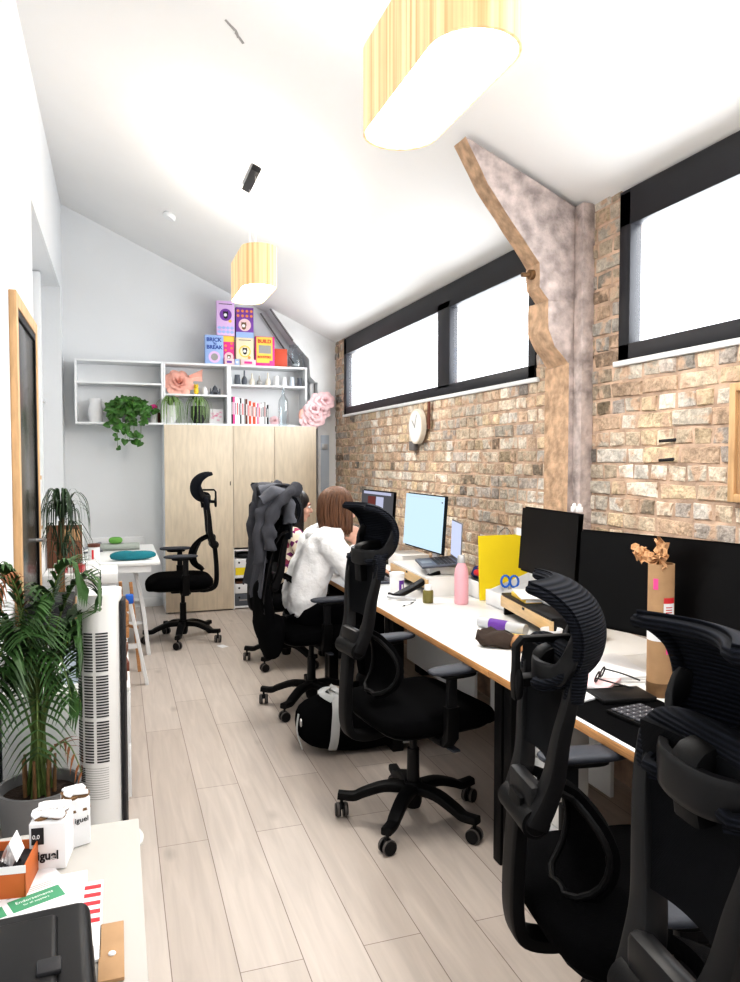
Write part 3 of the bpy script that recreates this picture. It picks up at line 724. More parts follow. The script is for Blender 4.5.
# yellow envelope, standing and leaning
t=root('padded_envelope','large yellow padded envelope standing upright on the white desk','envelope',(1.975,3.56,DZ),-90)
Mx=Matrix.Translation((0,0,0))@Matrix.Rotation(R(90),4,'Z')@Matrix.Rotation(R(3),4,'Y')
Mx=Matrix.Rotation(R(-4),4,'Y')
bm=BM()
def ef(u,v): y=-.145+.29*u; z=.345*v; b=.008*math.sin(PI*u)*math.sin(PI*v)+.002*math.sin(11*u+5*v); return Mx@V((-b,y,z+.002))
sheet(bm,ef,16,16,.006); part('envelope',bm,'yellow',t)
bm=BM(); tube(bm,spline([Mx@V((-.006,-.02,.335)),Mx@V((-.012,-.01,.36)),Mx@V((-.008,.03,.385)),Mx@V((-.004,.06,.33)),Mx@V((-.012,.03,.26))],5),.0018,n=5); part('string',bm,'ink',t)
# white mesh organisers
def organiser(nm,label,x,y,w,d,h,rz,low=.5,nd=2,z=DZ):
    t=root(nm,label,'organiser',(x,y,z),rz)
    bm=BM(); box(bm,-d/2,d/2,-w/2,w/2,0,.004); box(bm,-d/2,-d/2+.004,-w/2,w/2,0,h*low,.001); box(bm,d/2-.004,d/2,-w/2,w/2,0,h,.001)
    for s in(-1,1): prism(bm,[(-d/2,.0),(d/2,.0),(d/2,h),(-d/2+.12*d,h*low),(-d/2,h*low)],'y',s*(w/2)-.002,s*(w/2)+.002)
    part('tray',bm,'shelf',t)
    for k in range(1,nd):
        y_=-w/2+w*k/nd; bm=BM(); prism(bm,[(-d/2,.004),(d/2,.004),(d/2,h*.9),(-d/2,h*low*.8)],'y',y_-.0015,y_+.0015); part('divider',bm,'shelf',t)
    return t
organiser('desk_organiser','white slope-sided desk organiser holding scissors, next to the yellow envelope',1.95,3.375,.20,.26,.155,0,.5,2)
organiser('desk_organiser','white drawer box between the pink bottle and the yellow envelope',1.95,3.69,.18,.22,.10,0,.95,2)
t=root('scissors','blue-handled scissors standing in the white organiser','scissors',(1.93,3.42,DZ+.006),70)
for s in(-1,1):
    bm=BM(); cc=[V((s*.004,s*.022+.022*math.cos(a),.115+.030*math.sin(a))) for a in [2*PI*k/14 for k in range(14)]]; tube(bm,cc,.006,n=8,closed=True,up=(1,0,0)); part('handle',bm,'blue',t)
    bm=BM(); tube(bm,[(s*.002,s*.006,.09),(0,-s*.002,.0)],[.004,.001],n=6); part('blade',bm,'steel',t)
bm=BM(); pillow(bm,(0,0,.03),(.06,.07,.035)); 
for v in bm.verts: v.co+=noise.noise_vector(v.co*40)*.012
o=part('folded_cloth',bm,'navyc',loc=(1.94,3.72,DZ+.092)); tag(o,'crumpled navy and red cloth piled on the white drawer box','cloth')
bm=BM(); pillow(bm,(-.03,-.04,.02),(.035,.035,.02)); pillow(bm,(0,0,.03),(.025,.03,.02)); o=part('red_patch',bm,'red',o,loc=(-.02,-.01,.02))
bm=BM(); tube(bm,spline([(2.02,3.86,DZ+.006),(2.04,3.80,.93),(2.0,3.74,.98),(1.98,3.70,.93),(1.99,3.66,DZ+.006)],6),.006,n=6); o=part('black_cable',bm,'ink'); tag(o,'black cable looping up behind the navy cloth against the bricks','cable')
# snack packets at the front of the desk
t=root('snack_tube','silvery rolled magazine lying beside the brown paper wrapper','magazine',(1.60,2.90,DZ+.024),-62)
bm=BM(); cone(bm,(-.12,0,0),(.12,0,0),.024,n=20); part('roll',bm,'silver',t)
bm=BM(); cone(bm,(-.06,0,0),(.03,0,0),.0245,n=20); part('printed_band',bm,'purple',t)
bm=BM(); box(bm,-.09,.09,-.06,.06,0,.010,.003); o=part('yellow_pouch',bm,'yelp',loc=(1.60,2.72,DZ+.001),rot=(0,0,-40)); tag(o,'flat yellow pouch on the desk edge behind the near chairs','pouch')
bm=BM(); pillow(bm,(0,0,0),(.085,.05,.028),p=3)
for v in bm.verts: v.co+=noise.noise_vector(v.co*30)*.022
o=part('paper_wrapper',bm,'wrap',loc=(1.44,2.66,DZ+.036),rot=(0,0,-35)); tag(o,'crumpled dark brown paper wrapper on the desk edge above the table leg','wrapper')
bm=BM(); pillow(bm,(0,0,0),(.06,.05,.028),p=3)
for v in bm.verts: v.co+=noise.noise_vector(v.co*25)*.014
o=part('bread_roll',bm,'wood',loc=(1.52,2.56,DZ+.03),rot=(0,0,-20)); tag(o,'tan paper-wrapped snack beside the dark brown wrapper','snack')
bm=BM(); lathe(bm,[(0,0),(.03,0),(.045,.07),(.043,.07),(.028,.004),(0,.004)],24); o=part('paper_cup',bm,'paper',loc=(1.66,2.60,DZ)); tag(o,'white bowl-like cup at the near end of the plywood riser','cup')
# books and papers on the riser
for i,(w,d,h,m,z,r_) in enumerate([(.21,.15,.018,'yelp',0,-12),(.24,.16,.006,'paper',.019,-20)]):
    bm=BM(); box(bm,-d/2,d/2,-w/2,w/2,0,h,.001); o=part('notebook' if i==0 else 'paper_pad',bm,m,loc=(1.83,3.02,DZ+.107+z),rot=(0,0,r_))
    tag(o,['yellow notebook at the bottom of the pile on the black-topped riser','white pad on top of the yellow notebook on the riser'][i],['notebook','pad'][i])
    if i==0: bm=BM(); box(bm,-d/2+.002,d/2-.001,-w/2-.0006,w/2+.0006,.003,h-.003); part('pages',bm,'paper',o)
# paper stack under the widest monitor
for i in range(3):
    bm=BM(); box(bm,-.105,.105,-.15,.15,0,.005,.0006); o=part('paper_sheets',bm,'paper',loc=(1.66,2.24,DZ+.001+.0056*i),rot=(0,0,-25+7*i)); tag(o,['bottom','middle','top'][i]+' bundle in the pile of white papers before the widest monitor','papers','white paper bundles by the widest monitor')
# cardboard tube
t=root('cardboard_tube','tall cardboard postal tube with red labels and crumpled paper sticking out','tube',(1.645,1.956-.01,DZ))
bm=BM(); lathe(bm,[(0,0),(.0405,0),(.0405,.425),(.0375,.425),(.0375,.10),(0,.10)],32); part('tube_wall',bm,'kraft',t)
def band(a0,a1,z0,z1,m,nm,r_=.0409):
    bm=BM(); sheet(bm,lambda u,v:V((r_*math.cos(R(a0+(a1-a0)*u)),r_*math.sin(R(a0+(a1-a0)*u)),z0+(z1-z0)*v)),max(8,int(abs(a1-a0)/5)),1); return part(nm,bm,m,t)
band(0,360,.18,.245,'paper','white_sleeve'); band(-175,-130,.235,.262,'red','red_label'); band(-118,-60,.265,.318,'paper','address_label'); band(-118,-60,.302,.320,'red','red_header',.0412)
band(-165,-142,.345,.380,'inkp','stamp'); band(-105,-70,.14,.18,'inkp','stamp'); band(-180,180,0,.045,'stem','tape') 
for k,zz in enumerate((.272,.280,.288)): band(-108,-75,zz,zz+.003,'red','label_line',.0413)
bm=BM()
def pf(u,v):
    p=V((-.01+.02*v,.02+.11*u,.430+.03*u-.035*(2*v-1)**2*(1-.3*u)+.02*v)); return p+noise.noise_vector(V((u*6,v*6,0)))*.024
sheet(bm,pf,18,12)
def pf2(u,v): 
    p=V((-.005+.03*(u-.5),-.005+.10*(u-.5)*(.5+.7*v),.40+.10*v)); return p+noise.noise_vector(V((u*5+9,v*5,3)))*.026
sheet(bm,pf2,14,12); part('crumpled_paper',bm,mat('packing_paper',(.50,.28,.14),.7,bump=.5,bscale=30,var=.3,vscale=15),t,flat=True)
# desk mat, keyboard, notebook, glasses, phone, mouse
bm=BM(); box(bm,1.275,1.60,1.42,2.06,0,.003,.001); o=part('desk_mat',bm,'fab',loc=(0,0,DZ+.0003)); tag(o,'black desk mat on the ply-edged desk beneath the keyboard','mat')
t=root('keyboard','black keyboard on the desk mat at the foot of the cardboard tube','keyboard',(1.45,1.66,DZ+.0035),6)
bm=BM(); box(bm,-.065,.065,-.19,.19,0,.012,.003); part('keyboard_body',bm,'blk',t)
bm=BM()
for r_ in range(5):
    for c in range(15): box(bm,-.058+r_*.024,-.038+r_*.024,-.182+c*.0243,-.162+c*.0243,.012,.018,.002,seg=1)
part('keys',bm,'keys',t)
bm=BM()
for r_ in range(5):
    for c in range(15): box(bm,-.050+r_*.024,-.047+r_*.024,-.173+c*.0243,-.1705+c*.0243,.018,.0183)
part('key_legends',bm,'paper',t,flat=True)
bm=BM(); box(bm,-.075,.075,-.10,.10,0,.010,.002); o=part('pink_notebook',bm,'rose',loc=(1.53,2.13,DZ+.0045),rot=(0,0,-55)); tag(o,'pink-covered notebook at the back corner of the desk mat','notebook')
bm=BM(); box(bm,-.073,.073,-.1006,.1006,.002,.008); part('pages',bm,'paper',o)
t=root('glasses','black-framed glasses resting on the pink notebook','glasses',(1.53,2.10,DZ+.0158),-50)
for s in(-1,1):
    bm=BM(); cc=[V((.004*math.sin(a),s*.033+.027*math.cos(a),.018+.016*math.sin(a))) for a in [2*PI*k/16 for k in range(16)]]; tube(bm,cc,.003,n=6,closed=True,up=(1,0,0)); part('lens_rim',bm,'ink',t)
    bm=BM(); tube(bm,spline([(0,s*.062,.022),(.06,s*.062,.014),(.12,s*.05,.003)],4),.0028,n=6); part('temple_arm',bm,'ink',t)
bm=BM(); tube(bm,[(0,-.008,.022),(0,.008,.022)],.003,n=6); part('bridge',bm,'ink',t)
bm=BM(); box(bm,-.035,.035,-.07,.07,0,.008,.003); o=part('phone',bm,'paper',loc=(1.36,1.98,DZ+.0035),rot=(0,0,-75)); tag(o,'white phone on the edge of the black desk mat','phone')
bm=BM(); box(bm,-.09,.09,-.06,.06,0,.016,.004); o=part('tablet_case',bm,'blk2',loc=(1.50,1.95,DZ+.0035),rot=(0,0,-8)); tag(o,'flat black case lying between the phone and the cardboard tube','case')
bm=BM(); tube(bm,spline([(1.56,2.55,DZ+.004),(1.58,2.42,DZ+.028),(1.52,2.30,DZ+.004),(1.47,2.20,DZ+.004)],6),.0018,n=5); o=part('thin_cable',bm,'ink'); tag(o,'thin black cable trailing over the white papers behind the second chair','cable')
# far desk clutter
for i,(x,y,r_,h,m) in enumerate([(1.98,4.60,.02,.07,'paper'),(2.0,4.52,.018,.05,'green'),(1.97,4.68,.022,.06,'cream'),(1.70,4.90,.018,.06,'red')]):
    bm=BM(); lathe(bm,[(0,0),(r_,0),(r_,h*.8),(r_*.7,h),(0,h)],16); o=part('small_pot',bm,m,loc=(x,y,DZ)); tag(o,['white','green','cream','red'][i]+' small pot in the clutter behind the purple-labelled tub, near the brick wall','pot','small pots on the far desk')
bm=BM(); box(bm,-.10,.10,-.14,.14,0,.10,.004); o=part('paper_box',bm,'lam',loc=(1.93,4.85,DZ)); tag(o,'low white box on the desk against the brick wall between the two lit monitors','box')

# clock on the bricks
t=root('wall_clock','round pale wall clock hanging on the bricks under the far window','clock',(2.165,5.22,1.745))
bm=BM(); cone(bm,(0,0,0),(-.035,0,0),.135,.13,40); part('clock_case',bm,'cream',t)
bm=BM(); cone(bm,(-.0352,0,0),(-.038,0,0),.118,n=40); part('dial',bm,'paper',t)
bm=BM(); box(bm,-.041,-.039,-.004,.004,-.01,.07,m=Matrix.Rotation(R(-50),4,'X')); box(bm,-.041,-.039,-.003,.003,-.01,.095,m=Matrix.Rotation(R(25),4,'X')); part('hand',bm,'mgrey',t)
bm=BM(); box(bm,-.012,.0,-.02,.02,.0,.20,.004); o=part('wooden_batten',bm,'darkwood',loc=(2.175,5.05,1.72)); tag(o,'narrow dark wooden batten on the bricks beside the clock','batten')
bm=BM(); box(bm,-.04,0,-.05,.05,-.035,.035,.008); o=part('junction_bracket',bm,'trussd',loc=(2.185,5.34,1.60)); tag(o,'small dark metal bracket on the bricks below the clock','bracket')
for z_,w_ in((1.50,'lower'),(1.58,'upper')):
    bm=BM(); cone(bm,(2.205,2.52,z_),(2.14,2.56,z_-.006),.008,.006,8)
    o=part('rusty_bolt',bm,'ink'); tag(o,w_+' of two rusty bolts sticking out of the bricks right of the pillar','bolt','rusty bolts in the brick wall')
# framed picture at right edge
t=root('picture_frame','light wooden picture frame on the bricks cut by the right photo edge','frame',(2.172,1.90,1.56))
bm=BM(); box(bm,-.015,.015,-.305,-.275,-.22,.22,.003); box(bm,-.015,.015,.275,.305,-.22,.22,.003); box(bm,-.015,.015,-.275,.275,.19,.22,.003); box(bm,-.015,.015,-.275,.275,-.22,-.19,.003); part('frame',bm,'oakframe',t)
bm=BM(); box(bm,.0,.01,-.275,.275,-.19,.19); part('picture',bm,'kraft',t)

# ------------------------------------------------------------ pendants
def stadium(w,l,n=14):
    r=w/2; s=(l-w)/2; P=[]
    for k in range(n+1): a=PI*k/n; P.append((r*math.cos(a),s+r*math.sin(a)))
    for k in range(n+1): a=PI+PI*k/n; P.append((r*math.cos(a),-s+r*math.sin(a)))
    return P
def pendant(label,x,y,z,w=.27,l=.78,h=.27):
    t=root('pendant_lamp',label,'lamp',(x,y,z),group='wood veneer pendant lamps')
    P=stadium(w,l); bm=BM(); n=len(P)
    def ring(k,zz): return [bm.verts.new((p[0]*k,p[1]*k,zz)) for p in P]
    a=ring(1,0);b=ring(1,h);c=ring(.97,h);d_=ring(.97,0)
    for A,B in((a,b),(b,c),(c,d_),(d_,a)):
        for i in range(n): bm.faces.new((A[i],A[(i+1)%n],B[(i+1)%n],B[i]))
    part('shade',bm,'veneer',t)
    bm=BM(); prism(bm,[(p[0]*.965,p[1]*.965) for p in P],'z',.006,.014); part('diffuser',bm,'bulb',t)
    cz=ceil_z(x)-z; sl=math.atan(.46)
    bm=BM(); box(bm,-.03,.03,-.19,.19,-.035,0,.004,m=Matrix.Translation((0,0,cz-.002))@Matrix.Rotation(sl,4,'Y')); part('ceiling_canopy',bm,'blk2',t)
    for s in(-1,1):
        bm=BM(); tube(bm,[(0,s*.12,cz-.03),(0,s*.10,h-.0)],.002,n=6); part('cord',bm,'mgrey',t)
    bm=BM(); box(bm,-w*.48,w*.48,-.11,-.09,h-.02,h-.005,.002); box(bm,-w*.48,w*.48,.09,.11,h-.02,h-.005,.002); part('cross_bar',bm,'silver',t)
    for nm,zz,en,sz,dn in(('down',-.02,1,.25,True),('up',h-.06,1,.2,False)):
        L=bpy.data.lights.new('pendant_'+nm,'AREA'); L.shape='RECTANGLE'; L.size=w*.8; L.size_y=l*.8; L.energy=(LAMP[0] if dn else LAMP[1]); L.color=(1,.95,.88)
        lo=bpy.data.objects.new('pendant_'+nm+'_light',L); COL.objects.link(lo); lo.location=(x,y,z+zz); lo.rotation_euler=(0 if dn else PI,0,0)
LAMP=(26,16)
pendant('oval wood veneer pendant lamp hanging far down the room above the shelves',.86,4.92,2.575,.22,.66,.25)
pendant('large oval wood veneer pendant lamp at the top of the view, closest to camera',.93,2.14,2.60,.26,.80,.28)
bm=BM(); lathe(bm,[(0,0),(.05,0),(.055,.02),(.04,.045),(0,.05)],24); 
o=part('smoke_alarm',bm,'shelf',loc=(.43,6.46,ceil_z(.43)-.045),rot=(0,24.7,0)); tag(o,'small white smoke alarm on the sloping ceiling left of the far pendant','alarm')
bm=BM()
for dx,dy,a in((0,0,0),(.03,.02,30),(.05,.05,10)): box(bm,-.03,.03,-.006,.006,-.003,0,m=rotm((dx,dy,-.46*dx),(0,24.7,a+30)))
o=part('ceiling_scuff',bm,'mgrey',loc=(.52,3.53,ceil_z(.52)-.001)); tag(o,'small grey scuffed patch on the white ceiling near the camera','patch')

# ------------------------------------------------------------ back wall storage
def sx(px): # metres along the shelf front
    P=[(74,-.369),(163,.437),(229,1.073),(307,1.874),(330,2.12)]
    for (a,b),(c,d) in zip(P,P[1:]):
        if px<=c: break
    return b+(px-a)*(d-b)/(c-a)
ST,SB=2.445,1.835
def shelf_unit(label,x0,x1,zi):
    t=root('wall_shelf',label,'shelf',((x0+x1)/2,7.70,SB),group='white wall shelf units')
    w=(x1-x0)/2-.001; H=ST-SB; th=.018
    for a_ in(-w,w-th): bm=BM(); box(bm,a_,a_+th,-.15,.148,0,H,.001); part('side_panel',bm,'shelf',t)
    bm=BM(); box(bm,-w+th,w-th,-.15,.148,0,th,.001); box(bm,-w+th,w-th,-.15,.148,H-th,H,.001); part('carcass',bm,'shelf',t)
    bm=BM(); box(bm,-w+th,w-th,.138,.147,th,H-th); part('back_panel',bm,'shelf',t)
    bm=BM(); box(bm,-w+th+.0005,w-th-.0005,-.145,.137,zi-SB-.018,zi-SB,.001); part('shelf_board',bm,'shelf',t)
shelf_unit('left white wall shelf, holding the white jug and trailing plant',-.37,.437,2.235)
shelf_unit('middle white wall shelf, holding the coral paper rose',.437,1.073,2.14)
shelf_unit('right white wall shelf, holding the row of books and small vases',1.073,1.875,2.25)
t=root('cupboard','tall birch-veneer cupboard with three doors against the back wall','cupboard',(1.16,7.62,0))
X0,X1=.43-1.16,1.93-1.16; s1,s2=1.085-1.16,1.50-1.16
bm=BM(); box(bm,X0,X1,-.20,.225,1.81,1.831,.001); box(bm,X0,X0+.018,-.20,.225,0,1.81,.001); box(bm,X1-.018,X1,-.20,.225,0,1.81,.001); box(bm,s1-.009,s1+.009,-.20,.225,0,1.81); box(bm,X0+.018,X1-.018,.21,.225,0,1.81); part('carcass',bm,'shelf',t)
bm=BM(); box(bm,X0,s1-.002,-.222,-.202,.012,1.829,.002); dd=part('door',bm,'birch',t)
bm=BM(); box(bm,s1+.002,s2-.002,-.222,-.202,.62,1.829,.002); dd2=part('door',bm,'birch',t)
bm=BM(); box(bm,s2+.002,X1,-.222,-.202,.62,1.829,.002); dd3=part('door',bm,'birch',t)
for d_,x_ in((dd,s1-.03),(dd2,s2-.03),(dd3,s2+.03)):
    bm=BM(); box(bm,x_-.004,x_+.004,-.226,-.221,1.24,1.28,.001); part('finger_slot',bm,'ink',d_)
bm=BM(); 
for z_ in(.03,.33,.60): box(bm,s1+.01,X1-.02,-.20,.20,z_-.018,z_,.001)
box(bm,s2-.009,s2+.009,-.20,.20,.03,.60); part('open_shelf',bm,'shelf',t)
for nm,lbx,x0,z0,w,h,m in(('document_box','white and yellow box file on the upper open shelf under the cupboard doors',1.10,.3305,.36,.17,'paper'),('document_box','white box file on top of the black one in the open shelf',1.10,.1555,.37,.09,'paper'),('document_box','black box file with faint lettering at the foot of the cupboard',1.10,.0305,.37,.12,'dgrey')):
    bm=BM(); box(bm,0,w,0,.30,0,h,.003); o=part(nm,bm,m,loc=(x0+.0,7.43,z0)); tag(o,lbx,'box file','box files in the open shelf')
    if z0>.3: bm=BM(); box(bm,.004,w-.004,-.0015,0,.01,.085); part('yellow_band',bm,'yellow',o)
    if m=='dgrey': bm=BM(); box(bm,.04,.24,-.0015,0,.05,.065); part('label_strip',bm,'mgrey',o)
    bm=BM(); cone(bm,(.04,0,h-.035),(.04,-.003,h-.035),.010,n=12); part('finger_hole',bm,'ink',o)
bm=BM(); 
for k in range(4): box(bm,0,.33,0,.26,.006*k,.006*k+.005,m=rotm((0,0,0),(0,0,(-1)**k*2)))
o=part('paper_pile',bm,'brownbox',loc=(1.12,7.47,.2465)); tag(o,'loose brown papers lying on the lower white box file','papers')
bm=BM(); pillow(bm,(.17,.1,.03),(.15,.09,.028),p=3); o=part('dark_pouch',bm,'ink',loc=(1.11,7.43,.502)); tag(o,'dark pouch on top of the white and yellow box file','pouch')

# things in the shelves
t=root('ceramic_jug','white ceramic jug on the left wall shelf','jug',(sx(94),7.66,SB+.0185))
bm=BM(); lathe(bm,[(0,0),(.058,0),(.065,.02),(.072,.08),(.068,.13),(.055,.17),(.056,.20),(.062,.225),(.056,.225),(.05,.20),(.05,.17),(.06,.12),(0,.02)],32); part('jug_body',bm,'paper',t)
bm=BM(); tube(bm,spline([(.054,0,.20),(.105,0,.19),(.115,0,.13),(.068,0,.08)],5),.008); part('jug_handle',bm,'paper',t)
# trailing pothos
t=root('trailing_pothos','trailing green pothos spilling over the left wall shelf edge','plant',(sx(127),7.63,SB+.0185))
bm=BM(); lathe(bm,[(0,0),(.055,0),(.075,.12),(.078,.125),(.072,.125),(.07,.11),(0,.11)],24); part('pot',bm,'mgrey',t)
def leaf_heart(bm,p,d,s,n):
    d=V(d).normalized(); n=V(n).normalized(); sd=d.cross(n).normalized(); n2=sd.cross(d)
    pts=[(0,.0),(-.18,.30),(-.05,.55),(.35,.50),(.75,.22),(1,0),(.75,-.22),(.35,-.50),(-.05,-.55),(-.18,-.30)]
    c=bm.verts.new(p+d*s*.35+n2*s*.06)
    vs=[bm.verts.new(p+d*s*a+sd*s*b-n2*s*abs(b)*.25) for a,b in pts]
    for i in range(len(vs)): bm.faces.new((c,vs[i],vs[(i+1)%len(vs)]))
bl=BM(); bs=BM(); r2=random.Random(3)
for k in range(42):
    ang=r2.uniform(0,2*PI); out=r2.uniform(.08,.26); x1=out*math.cos(ang)*1.0
    y1=-abs(out*math.sin(ang))*.45-.06; up=r2.uniform(.02,.16)
    if k<12: drop=r2.uniform(.15,.34)*(1 if abs(x1)<.12 else .55); y1=-.14-r2.uniform(0,.04)
    else: drop=r2.uniform(-.13,.07)
    x1=max(-.24,min(.24,x1)); 
    P_=spline([(0,-.02,.12),(x1*.5,y1*.6,.13+up*.7),(x1*.95,y1,.10+up*.3),(x1+.01*r2.uniform(-1,1),y1-.01,.09-drop)],7)
    P_=[V((p.x,min(p.y,.10),min(p.z,.34))) for p in P_]
    tube(bs,P_,.0022,n=5)
    for i in range(5,len(P_),2 if k<12 else 3):
        d=V((r2.uniform(-1,1),r2.uniform(-.8,.1),r2.uniform(-1.1,.2))); leaf_heart(bl,P_[i],d,r2.uniform(.045,.075),(r2.uniform(-.5,.5),-1,r2.uniform(0,.9)))
part('vines',bs,'stemg',t); part('leaves',bl,'ivy',t,flat=True)
for px,w,h,m,nm,lbx in((150,.05,.14,'paper','white_jar','white jar with a pink flowery lid right of the trailing plant'),(155,.035,.11,'darkwood','brown_bottle','small dark reddish bottle tucked at the right end of the left shelf')):
    bm=BM(); lathe(bm,[(0,0),(w/1.4,0),(w/1.4,h*.8),(w/2,h),(0,h)],20); o=part(nm,bm,m,loc=(sx(px)+.03,7.66 if px==150 else 7.74,SB+.0185)); tag(o,lbx,'jar')
    if px==150: bm=BM(); ball(bm,(0,0,h+.02),.036,(1,1,.7)); part('flower_lid',bm,'magenta',o)
def rose(bm,c,r,n=5,seed=1,tilt=None,layers=4):
    q=random.Random(seed); tm=tilt or Matrix.Identity(4)
    for l in range(layers):
        rr=r*(.25+.75*l/(layers-1)); k=3+l*2
        for i in range(k):
            a0=2*PI*i/k+l*.6+q.uniform(-.15,.15); w=1.5*PI/k+.35; op=.25+.95*l/(layers-1)
            def f(u,v):
                a=a0+(u-.5)*w*2*.6; z=r*.75*(v**.8)*math.cos(op*v*1.1); R_=rr*(.25+.75*v)*(1+.35*op*v*v); R_*=1-.25*(2*u-1)**2*v
                p=V((R_*math.cos(a),R_*math.sin(a),z-r*.25*l/layers)); return V(c)+(tm@(p+noise.noise_vector(p*14+V((seed,i,l)))*r*.08))
            sheet(bm,f,6,6)
bm=BM(); rose(bm,(0,0,0),.108,seed=4,tilt=Matrix.Rotation(R(65),4,'X')); o=part('paper_rose',bm,'coral',loc=(sx(179)-.0,7.64,2.14+.115)); tag(o,'big coral-pink paper rose on the middle shelf','flower')
o.location.z=2.14+.11
bm=BM(); sheet(bm,lambda u,v:V((.10+.13*u,.0+.03*math.sin(4*v),.03+.07*u*(v-.1)+.05*v)),6,4); sheet(bm,lambda u,v:V((-.08-.03*u,.02,-.06+.10*v+.02*math.sin(5*u))),6,4); part('loose_petal',bm,'coral',o)
t=root('cat_figurine','tiny yellow toy cat standing beside the coral paper rose','figurine',(sx(196),7.60,2.1405))
bm=BM(); pillow(bm,(0,0,.035),(.024,.02,.035),p=2.2); ball(bm,(0,-.002,.078),.022); cone(bm,(-.013,0,.09),(-.016,0,.108),.008,.001,8); cone(bm,(.013,0,.09),(.016,0,.108),.008,.001,8); part('body',bm,'yelfig',t)
bm=BM(); ball(bm,(-.008,-.021,.082),.004); ball(bm,(.008,-.021,.082),.004); ball(bm,(0,-.022,.072),.003); part('face',bm,'ink',t)
bm=BM(); lathe(bm,[(0,0),(.022,0),(.030,.03),(.022,.065),(.008,.082),(0,.084)],20); o=part('white_egg_ornament',bm,'paper',loc=(sx(205),7.63,2.1405)); tag(o,'white egg-shaped ornament between the yellow cat and the dark figurine','ornament')
t=root('temple_figurine','dark grey domed model building on the middle shelf','figurine',(sx(215.5),7.63,2.1405))
bm=BM(); box(bm,-.05,.05,-.03,.03,0,.035,.002); box(bm,-.03,.03,-.02,.02,.035,.05,.002); lathe(bm,[(0,.05),(.024,.05),(.026,.065),(.016,.085),(.003,.098),(0,.11)],16); 
for s in(-1,1): cone(bm,(s*.045,-.02,0),(s*.045,-.02,.065),.006,.005,8)
part('building',bm,'dgrey',t)
bm=BM(); box(bm,-.02,.02,-.031,-.030,.005,.028); part('arch',bm,'ink',t)
# spider plants
def spider(label,px,seed,pm,y=7.60,potr=.07,poth=.17,sp=1.,blk=False):
    t=root('spider_plant',label,'plant',(sx(px),y,SB+.0185),group='spider plants on the middle shelf')
    bm=BM(); lathe(bm,[(0,0),(potr*.6,0),(potr,.06),(potr*.95,poth),(potr*.88,poth),(potr*.8,poth*.9),(0,poth*.9)],24); part('pot',bm,pm,t)
    q=random.Random(seed); bm=BM()
    for k in range(46):
        a=q.uniform(-PI*.98,.0) if k%3 else q.uniform(-PI,PI); rch=q.uniform(.06,.15)*sp; hz=q.uniform(.02,.12); dp=q.uniform(.08,.20)
        c,s=math.cos(a),math.sin(a); s*=.8
        P_=spline([(0,0,poth*.95),(rch*.5*c,rch*.5*s,poth+.05+hz*.4),(rch*c,rch*s,poth+.01+hz*.2),(rch*1.15*c,rch*1.15*s,poth-dp)],4)
        P_=[V((p.x,min(p.y,.05),max(p.z,.0 if p.y>-.05 else -.06))) for p in P_]
        w=.0075; sd=V((-s,c,0))
        for i in range(len(P_)-1):
            w0=w*(1-i/len(P_)*.8); w1=w*(1-(i+1)/len(P_)*.8)
            vs=[bm.verts.new(v) for v in(P_[i]-sd*w0,P_[i]+sd*w0,P_[i+1]+sd*w1,P_[i+1]-sd*w1)]; bm.faces.new(vs)
    part('leaves',bm,'spider',t,flat=True)
spider('spider plant in a round white pot under the coral rose',170,5,'paper')
spider('spider plant in a dark pot beside the pink-scribbled card',198,8,'ink',potr=.075)
t=root('greeting_card','white card with pink scribbled hearts standing on the middle shelf','card',(sx(217),7.66,SB+.0185))
bm=BM(); box(bm,-.068,.068,0,.012,0,.15,.001); part('card',bm,'paper',t)
bm=BM()
q=random.Random(11)
for k in range(9):
    x=q.uniform(-.045,.045); z=q.uniform(.035,.12); tube(bm,[(x+.012*math.cos(a),-.0015,z+.009*math.sin(a*2)) for a in [2*PI*i/10 for i in range(10)]],.0016,n=4,closed=True)
part('pink_scribble',bm,'inkp',t)
# vases and cups on upper right shelf
vases=[(231,'cup',.024,.055,'pblue','pale blue cup at the left end of the small vase row'),(238,'cup',.033,.075,'dgrey','dark grey beaker, second in the small vase row'),(245,'vase',.030,.11,'dgrey','dark grey long-necked vase in the small vase row'),(252.5,'vase',.028,.09,'cream','cream vase between the dark vase and the brownish grey one'),(260,'vase',.030,.075,'mgrey','squat brownish grey vase in the small vase row'),(268.5,'vase',.028,.10,'cream','tall-necked cream vase near the middle of the vase row'),(277,'cup',.030,.075,'paper','white tapered cup, leftmost of the three pale cups'),(285,'cup',.028,.07,'paper','white tapered cup behind the top of the glass bottle'),(293,'cup',.028,.07,'pblue','pale bluish cup beside the dark cup'),(301,'cup',.030,.068,'dgrey','dark cup at the right end of the small vase row')]
for px,k,r_,h,m,lbx in vases:
    h*=1.35
    bm=BM()
    if k=='cup': lathe(bm,[(0,0),(r_*.95,0),(r_*.78,h),(r_*.68,h),(r_*.8,.006),(0,.006)],24)
    else: lathe(bm,[(0,0),(r_*.8,0),(r_,h*.25),(r_*.85,h*.45),(r_*.30,h*.62),(r_*.22,h),(r_*.12,h),(0,h*.9)],24)
    o=part('beaker' if k=='cup' else 'bud_vase',bm,m,loc=(sx(px),7.62,2.2505)); tag(o,lbx,k,'small vases and cups on the right shelf')
